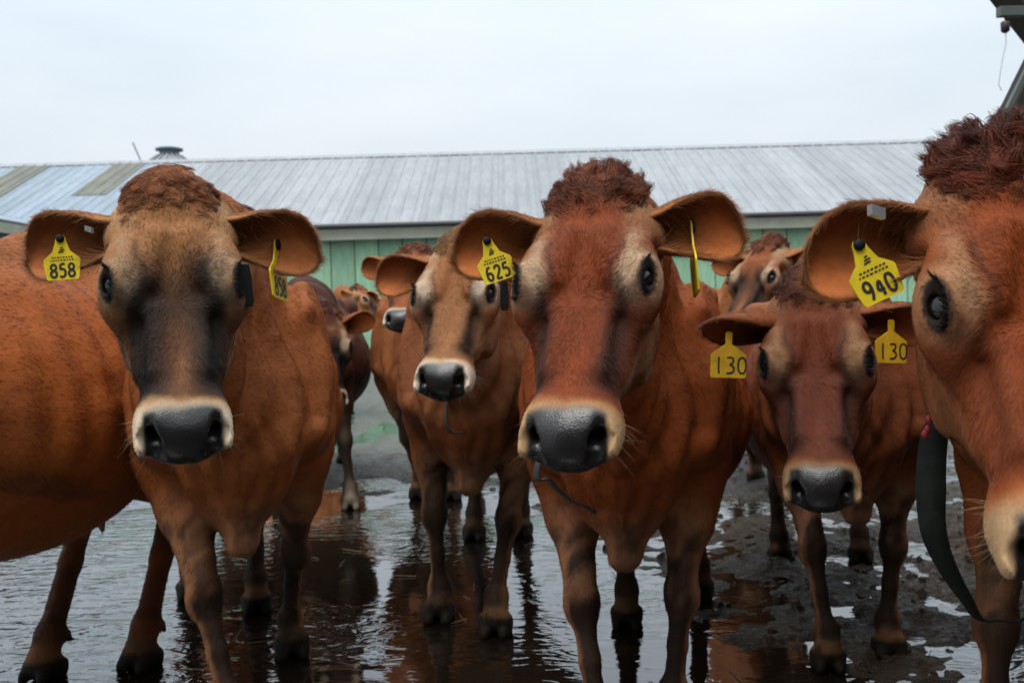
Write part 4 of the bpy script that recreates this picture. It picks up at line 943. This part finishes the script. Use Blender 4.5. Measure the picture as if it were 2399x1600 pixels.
# ------------------------------------------------------------------ the herd
def pal(**kw):
    d = dict(coat=(.29, .105, .034), dark=(.13, .040, .016), back=(.27, .10, .036), pale=(.36, .20, .11), neck=(.25, .09, .032), leg=(.022, .012, .008), pastern=(.26, .12, .045),
             face=(.22, .065, .022), forehead=(.23, .072, .026), cheek=(.29, .13, .06), temple=(.36, .19, .09), mask=(.018, .012, .011), streak=.85, fullmask=0.0, eyering=(.50, .35, .22),
             muzzle_edge=(.36, .16, .06), muzzle=(.50, .34, .20), nose=(.013, .0115, .012), chin=(.30, .18, .09), ear=(.32, .125, .045), ear_in=(.48, .15, .045), tuft=(.15, .042, .017), legdark=.95)
    d.update(kw); return d
P_B = pal(coat=(.33, .090, .022), face=(.20, .085, .036), forehead=(.34, .150, .058), cheek=(.17, .085, .042), temple=(.46, .27, .13), fullmask=.86, streak=.9, mask=(.017, .013, .012), tuft=(.24, .080, .027),
          muzzle=(.62, .50, .36), muzzle_edge=(.46, .26, .12), neck=(.27, .086, .027), ear=(.36, .155, .06), eyering=(.34, .235, .145), ring=.6)
P_D = pal(neck=(.215, .050, .012), coat=(.25, .058, .014), face=(.20, .043, .012), forehead=(.215, .048, .014), cheek=(.27, .12, .055), muzzle=(.46, .29, .15), ear_in=(.50, .145, .038))
P_C = pal(coat=(.29, .078, .020), face=(.28, .120, .048), forehead=(.30, .120, .043), cheek=(.30, .17, .09), temple=(.44, .28, .16), streak=.9, muzzle=(.66, .56, .44), muzzle_edge=(.52, .34, .2), eyering=(.52, .42, .31), neck=(.22, .088, .038), tuft=(.26, .13, .05), pale=(.36, .22, .13))
P_E = pal(coat=(.21, .052, .016), face=(.115, .029, .012), forehead=(.13, .032, .012), cheek=(.14, .055, .024), streak=.75, eyering=(.27, .145, .07), muzzle=(.30, .19, .10), muzzle_edge=(.20, .075, .026), temple=(.24, .10, .045), neck=(.12, .036, .014), tuft=(.085, .024, .012), ear=(.22, .07, .026), ear_in=(.26, .07, .024), legdark=1.0)
P_F = pal(coat=(.28, .062, .015), face=(.24, .053, .014), forehead=(.24, .052, .013), cheek=(.26, .092, .034), streak=.25, eyering=(.40, .23, .12), ring=.7, muzzle=(.44, .28, .15), ear_in=(.50, .14, .036), temple=(.30, .13, .055), tuft=(.11, .026, .012), neck=(.26, .085, .028))
P_A = pal(coat=(.32, .083, .018), pale=(.24, .10, .04), legdark=.6)
P_G = pal(face=(.23, .09, .035), fullmask=.8, tuft=(.16, .05, .022), eyering=(.42, .30, .19), temple=(.38, .24, .13))
P_H = pal(coat=(.075, .030, .020), face=(.04, .022, .016), forehead=(.16, .06, .03), neck=(.05, .022, .016), fullmask=.9, leg=(.010, .008, .008), muzzle=(.62, .55, .45), ear=(.25, .08, .03), back=(.10, .036, .026), tuft=(.1, .03, .02))
P_J = pal(coat=(.28, .075, .019), muzzle=(.66, .58, .48), tuft=(.15, .042, .022), forehead=(.24, .08, .03))
P_K = pal(coat=(.20, .07, .03), forehead=(.18, .06, .035), tuft=(.17, .055, .035))
def ears(Le, Re, Ln=(.1, -1, -.3), Rn=(-.1, -1, -.3), **kw): return dict(L=dict(e=Le, n=Ln, **kw), R=dict(e=Re, n=Rn, **kw))
GRP = 'brown dairy cows crowding the wet yard'
g2 = lambda u, v: (lambda p: (p.x, p.y))(ground_at(u, v))

cowB = make_cow('cow', 'brown cow with black face mask wearing yellow tag 858, facing us', GRP, (-.72, 2.42), (.28, -.86), dict(P=unp(402, 656, 1.715), theta=60, yaw=2, roll=2),
                [g2(670, 1500), (-.665, 2.12), g2(590, 1400), g2(440, 1370)], P_B, hair=240000, hs=1.045, tuft=.42, tcurl=.08, asp=(1.03, .93, 1),
                ears=ears((.80, .50, -.20), (-1, .22, -.20), Ln=(.35, -1, .05), Rn=(-.05, -1, .02), L=.20))
cowD = make_cow('cow', 'red-brown cow in the middle wearing yellow tag 625, muzzle pushed towards us', GRP, (.27, 2.26), (-.16, -.95), dict(P=unp(1342, 655, 1.52), theta=53, yaw=-12, roll=2.5),
                [(.35, 2.14), (.165, 2.03), (.62, 3.2), g2(1440, 1430)], P_D, hair=260000, scale=.97, hs=.975, tuft=.72, asp=(1.05, .95, 1),
                ears=ears((1, .22, -.04), (-1, .22, -.13), Ln=(.05, -1, .08), Rn=(-.05, -1, .02)))
cowC = make_cow('cow', 'tan cow with whitish muzzle half hidden behind the ear with tag 625', GRP, (-.12, 3.10), (-.10, -1), dict(P=unp(1043, 682, 2.58), theta=52, yaw=-15, roll=1),
                [g2(1140, 1450), g2(1010, 1420), (.02, 4.15), g2(1090, 1235)], P_C, hair=90000, hs=.99, tuft=.25, asp=(1.0, .95, 1),
                ears=ears((1, .25, .0), (-1, .25, -.16), Rn=(-.1, -1, .0)))
cowE = make_cow('cow', 'dark red cow with lowered head wearing two hand-written tags 130', GRP, (.96, 2.72), (-.2, -1), dict(P=unp(1873, 838, 1.94), theta=57, yaw=3, roll=2.5),
                [g2(2040, 1500), g2(1900, 1530), g2(1975, 1285), g2(1790, 1290)], P_E, hair=90000, scale=.91, belly=.85, hs=.93, tuft=.3, asp=(1.08, .96, 1),
                ears=ears((1, -.05, -.12), (-1, -.12, .05), Ln=(0, -1, -.3), Rn=(0, -.7, -.75), W=.105, L=.19))
cowF = make_cow('cow', 'large red-brown cow cut off by the picture edge wearing yellow tag 940', GRP, (1.16, 1.88), (-.55, -.83), dict(P=(.632, 1.13, .985), theta=60, yaw=18, roll=-1),
                [(1.22, 1.70), (.93, 1.83), None, None], P_F, hair=230000, asp=(1.07, 1, 1), hs=1.03, tuft=1.0,
                ears=ears((1, .2, .1), (-.95, .2, -.33), Rn=(-.15, -1, .08), L=.175, W=.125))
cowA = make_cow('cow', 'big-bellied brown cow at the picture edge, its head out of sight', GRP, (-1.54, 1.86), (-.25, -.97), dict(P=(-2.0, 1.2, .9), theta=40, yaw=-30),
                [None, None, (-1.09, 2.69), (-1.34, 2.63)], P_A, hair=70000, scale=1.04, belly=1.22, res=(.02, .014), tuft=0,
                ears=ears((.6, .6, 0), (-.8, .2, 0)))
cowJ = make_cow('cow', 'brown cow with white muzzle standing just behind the tan cow', GRP, (-.50, 5.05), (-.10, -1), dict(P=unp(938, 640, 4.45), theta=42, yaw=-14),
                [(-.34, 5.0), g2(962, 1142), None, None], P_J, hair=22000, res=(.009, .018), tuft=.8, ears=ears((1, .3, .1), (-1, .3, .05)))
cowG = make_cow('cow', 'far cow with dark eye stripe and curly poll between the middle cow and tag 940', GRP, (1.26, 5.0), (-.30, -1), dict(P=unp(1728, 642, 4.25), theta=52, yaw=-36),
                [None, g2(1735, 1105), None, None], P_G, hair=22000, res=(.009, .018), tuft=1.0, ears=ears((1, .3, .1), (-.9, .5, .05)))
cowH = make_cow('cow', 'blackish cow with lowered head and white muzzle beyond the cow with tag 858', GRP, (-1.12, 5.1), (.15, -1), dict(P=unp(752, 800, 4.75), theta=68, yaw=10),
                [g2(805, 1165), None, None, None], P_H, hair=22000, res=(.009, .018), tuft=.4, ears=ears((.9, .2, .25), (-1, .3, .05), Ln=(.2, -1, -.4)))
cowI = make_cow('cow', 'distant small brown cow looking sideways in the gap before the green wall', GRP, (-1.75, 9.2), (.75, -.65), dict(P=unp(855, 690, 8.6), theta=35, yaw=48),
                [None] * 4, P_G, hair=8000, res=(.012, .022), tuft=.6, ears=ears((.6, -.7, .1), (-.7, .6, .1)))
cowK = make_cow('cow', 'cow hidden behind tag 858, only its raised brown poll showing', GRP, (-1.55, 4.95), (.15, -1), dict(P=unp(548, 536, 4.35), theta=35, yaw=0),
                [None] * 4, P_K, hair=10000, res=(.012, .022), tuft=.5, ears=ears((1, .3, -.2), (-1, .3, -.2)))

# ---- ear tags
def hang(cow, key, u, v, text, style, size, face, up=(0, 0, 1), fwd=.008):
    at, n3 = cow['ears'][key]; nn_ = Vector(tuple(n3)); p0 = at(u, v); rim = max((at(u, -1) - p0).dot(nn_), (at(min(u + .2, 1), -1) - p0).dot(nn_), (at(u - .2, -1) - p0).dot(nn_), 0) if abs(face[1]) > .5 else 0; p = p0 + nn_ * (fwd + rim)
    return make_tag(cow['root'], cow['R3'], cow['to_local'], p, face, up, size, text, style)
hang(cowB, 'R', .48, .1, '858', 'print', .066, (.12, -1, .05), (-.06, 0, 1))
hang(cowB, 'L', .55, .0, '858', 'print', .095, (1, -.10, .05), (.18, .1, 1))
hang(cowD, 'R', .60, .1, '625', 'print', .062, (.15, -1, .10), (-.30, 0, 1))
hang(cowD, 'L', .50, .1, '625', 'print', .100, (1, -.10, .02), (.16, .1, 1))
hang(cowF, 'R', .60, .1, '940', 'print', .066, (.05, -1, .10), (-.42, 0, 1))
hang(cowE, 'R', .74, .1, '130', 'hand', .076, (.0, -1, .0), (.05, .1, 1))
hang(cowE, 'L', .42, .1, '130', 'hand', .070, (.15, -1, .0), (.03, .1, 1))
def black_tag(cow, u, v, d, wd, ht, tilt):
    p = unp(u, v, d); mb = MB(); x = Vector((1, .3, 0)).normalized(); up = Vector((tilt, 0, 1)).normalized(); f = x.cross(up)
    P = []
    for q in (-.006, .006):
        for a, b in ((-.8, 1), (.8, 1), (1, .3), (1, -.8), (.7, -1), (-.7, -1), (-1, -.8), (-1, .3)): P.append(cow['to_local'](p + x * a * wd / 2 + up * b * ht / 2 + f * q))
    n = 8; F = [tuple(range(n)), tuple(range(2 * n - 1, n - 1, -1))] + [(i, i + n, (i + 1) % n + n, (i + 1) % n) for i in range(n)]
    return mesh_obj('transponder_tag', P, F, M_BLACK, cow['root'])
black_tag(cowB, 565, 655, 1.74, .022, .078, -.06); black_tag(cowC, 1158, 678, 2.55, .020, .080, .0)
def clip(cow, u, v, d, s):
    p = unp(u, v, d); mb = MB(); mb.quadbox([tuple(cow['to_local'](p + Vector((a * s, b * s * .5, c * s * .8 - a * s * .35)))) for c in (-.5, .5) for a, b in ((-.5, -1), (.5, -1), (.5, 1), (-.5, 1))])
    return mb.build('ear_clip', M_STEEL, cow['root'])
clip(cowF, 2012, 486, 1.13, .016); clip(cowB, 205, 526, 1.74, .012)

# ---- slack neck collars
def collar(cow, pts, wd=.036, mat=None, name='collar', wl=None):
    P = [Vector(p) for p in pts]; n = len(P); c = sum(P, Vector()) / n; out = []; ww = []
    for i in range(n):
        p0, p1, p2, p3 = P[i - 1], P[i], P[(i + 1) % n], P[(i + 2) % n]
        for k in range(10):
            t = k / 10; ww.append(wd if wl is None else wl[i] * (1 - t) + wl[(i + 1) % n] * t); out.append(.5 * ((2 * p1) + (p2 - p0) * t + (2 * p0 - 5 * p1 + 4 * p2 - p3) * t * t + (3 * p1 - p0 - 3 * p2 + p3) * t ** 3))
    m = len(out); V, F = [], []
    for i, p in enumerate(out):
        d = (out[(i + 1) % m] - out[i - 1]).normalized(); rad = (p - c); rad = (rad - d * rad.dot(d)).normalized(); s = d.cross(rad)
        for a, b in ((-1, 0), (-1, .004), (1, .004), (1, 0)): V.append(tuple(cow['to_local'](p + s * a * ww[i] / 2 + rad * b)))
    for i in range(m):
        for k in range(4): F.append((i * 4 + k, i * 4 + (k + 1) % 4, ((i + 1) % m) * 4 + (k + 1) % 4, ((i + 1) % m) * 4 + k))
    return mesh_obj(name, V, F, mat or M_STRAP, cow['root'], True)
h = cowD['hp']; collar(cowD, [h((-.08, 0, -.22)), h((-.04, .05, -.24)), unp(1420, 1160, 2.3), unp(1338, 1156, 1.90), unp(1296, 1134, 1.80), unp(1262, 1098, 1.74), unp(1240, 1050, 1.72), h((-.04, -.05, -.24))], .013, M_CORD)
h = cowC['hp']; collar(cowC, [h((-.08, 0, -.22)), h((-.04, .05, -.24)), unp(1120, 1000, 3.1), unp(1076, 992, 2.80), unp(1025, 955, 2.74), h((-.04, -.05, -.24))], .010, M_CORD)
h = cowF['hp']; fc = collar(cowF, [h((-.12, 0, -.24)), h((-.06, .12, -.26)), unp(2380, 1350, 1.98), unp(2275, 1420, 1.50), unp(2215, 1365, 1.36), unp(2150, 1240, 1.31), unp(2138, 1120, 1.30), unp(2146, 1000, 1.30), unp(2172, 890, 1.31), h((-.04, -.03, -.25))], wl=[.01, .01, .004, .006, .020, .034, .040, .036, .014, .01])
mb = MB()
for u, v in ((2146, 925), (2140, 945), (2134, 962), (2130, 985), (2124, 996)):
    p = cowF['to_local'](unp(u, v, 1.285)); mb.tube([p + Vector((0, 0, .006)), p, p - Vector((0, 0, .006))], [.002, .006, .002], 7)
mb.build('red_cord', M_RED, cowF['root'], True)

# ---- muck: trodden clods and straw lying on the mud
n = 1500; xx = RNG.uniform(-.6, 3.2, n) ; yy = RNG.uniform(1.5, 7.5, n); zz = mud_height(xx, yy); kk = (zz > -.004) & (np.abs(xx / yy) < .75)
V, F = [], []
for x, y, z in zip(xx[kk], yy[kk], zz[kk]):
    r = random.uniform(.006, .022); b = len(V); m = 6
    for i in range(m): a = i * 6.283 / m + random.uniform(-.3, .3); q = r * random.uniform(.7, 1.4); V.append((x + q * math.cos(a), y + q * math.sin(a), z - .006))
    for i in range(m): a = i * 6.283 / m; q = r * random.uniform(.3, .8); V.append((x + q * math.cos(a), y + q * math.sin(a), z + r * random.uniform(.3, .9)))
    V.append((x, y, z + r * .8))
    for i in range(m): F += [(b + i, b + (i + 1) % m, b + m + (i + 1) % m, b + m + i), (b + m + i, b + m + (i + 1) % m, b + 2 * m)]
muck = mesh_obj('mud_clods', V, F, M_MUD, None, True); tag(muck, 'small trodden clods of muck scattered over the wet yard', None, None, 'stuff')
V, F = [], []
for i in range(420):
    x, y = random.uniform(-2.4, 3.0), random.uniform(1.7, 7.5); z = max(.003, float(mud_height(np.array([x]), np.array([y]))[0]) + .004); a = random.uniform(0, 3.14); l = random.uniform(.01, .05); w_ = .0012
    b = len(V); dx, dy = math.cos(a) * l, math.sin(a) * l; px, py = -math.sin(a) * w_, math.cos(a) * w_
    for sx, sy, sz in ((-dx + px, -dy + py, 0), (-dx - px, -dy - py, 0), (dx - px, dy - py, .003), (dx + px, dy + py, .003), (-dx, -dy, .0022), (dx, dy, .0052)): V.append((x + sx, y + sy, z + sz))
    F += [(b, b + 1, b + 2, b + 3), (b + 1, b + 4, b + 5, b + 2), (b + 4, b, b + 3, b + 5)]
tag(mesh_obj('straw_litter', V, F, simple_mat('straw', (.20, .14, .07), .7, .4, 30), None), 'bits of straw floating on the puddles and lying in the mud', None, None, 'stuff')
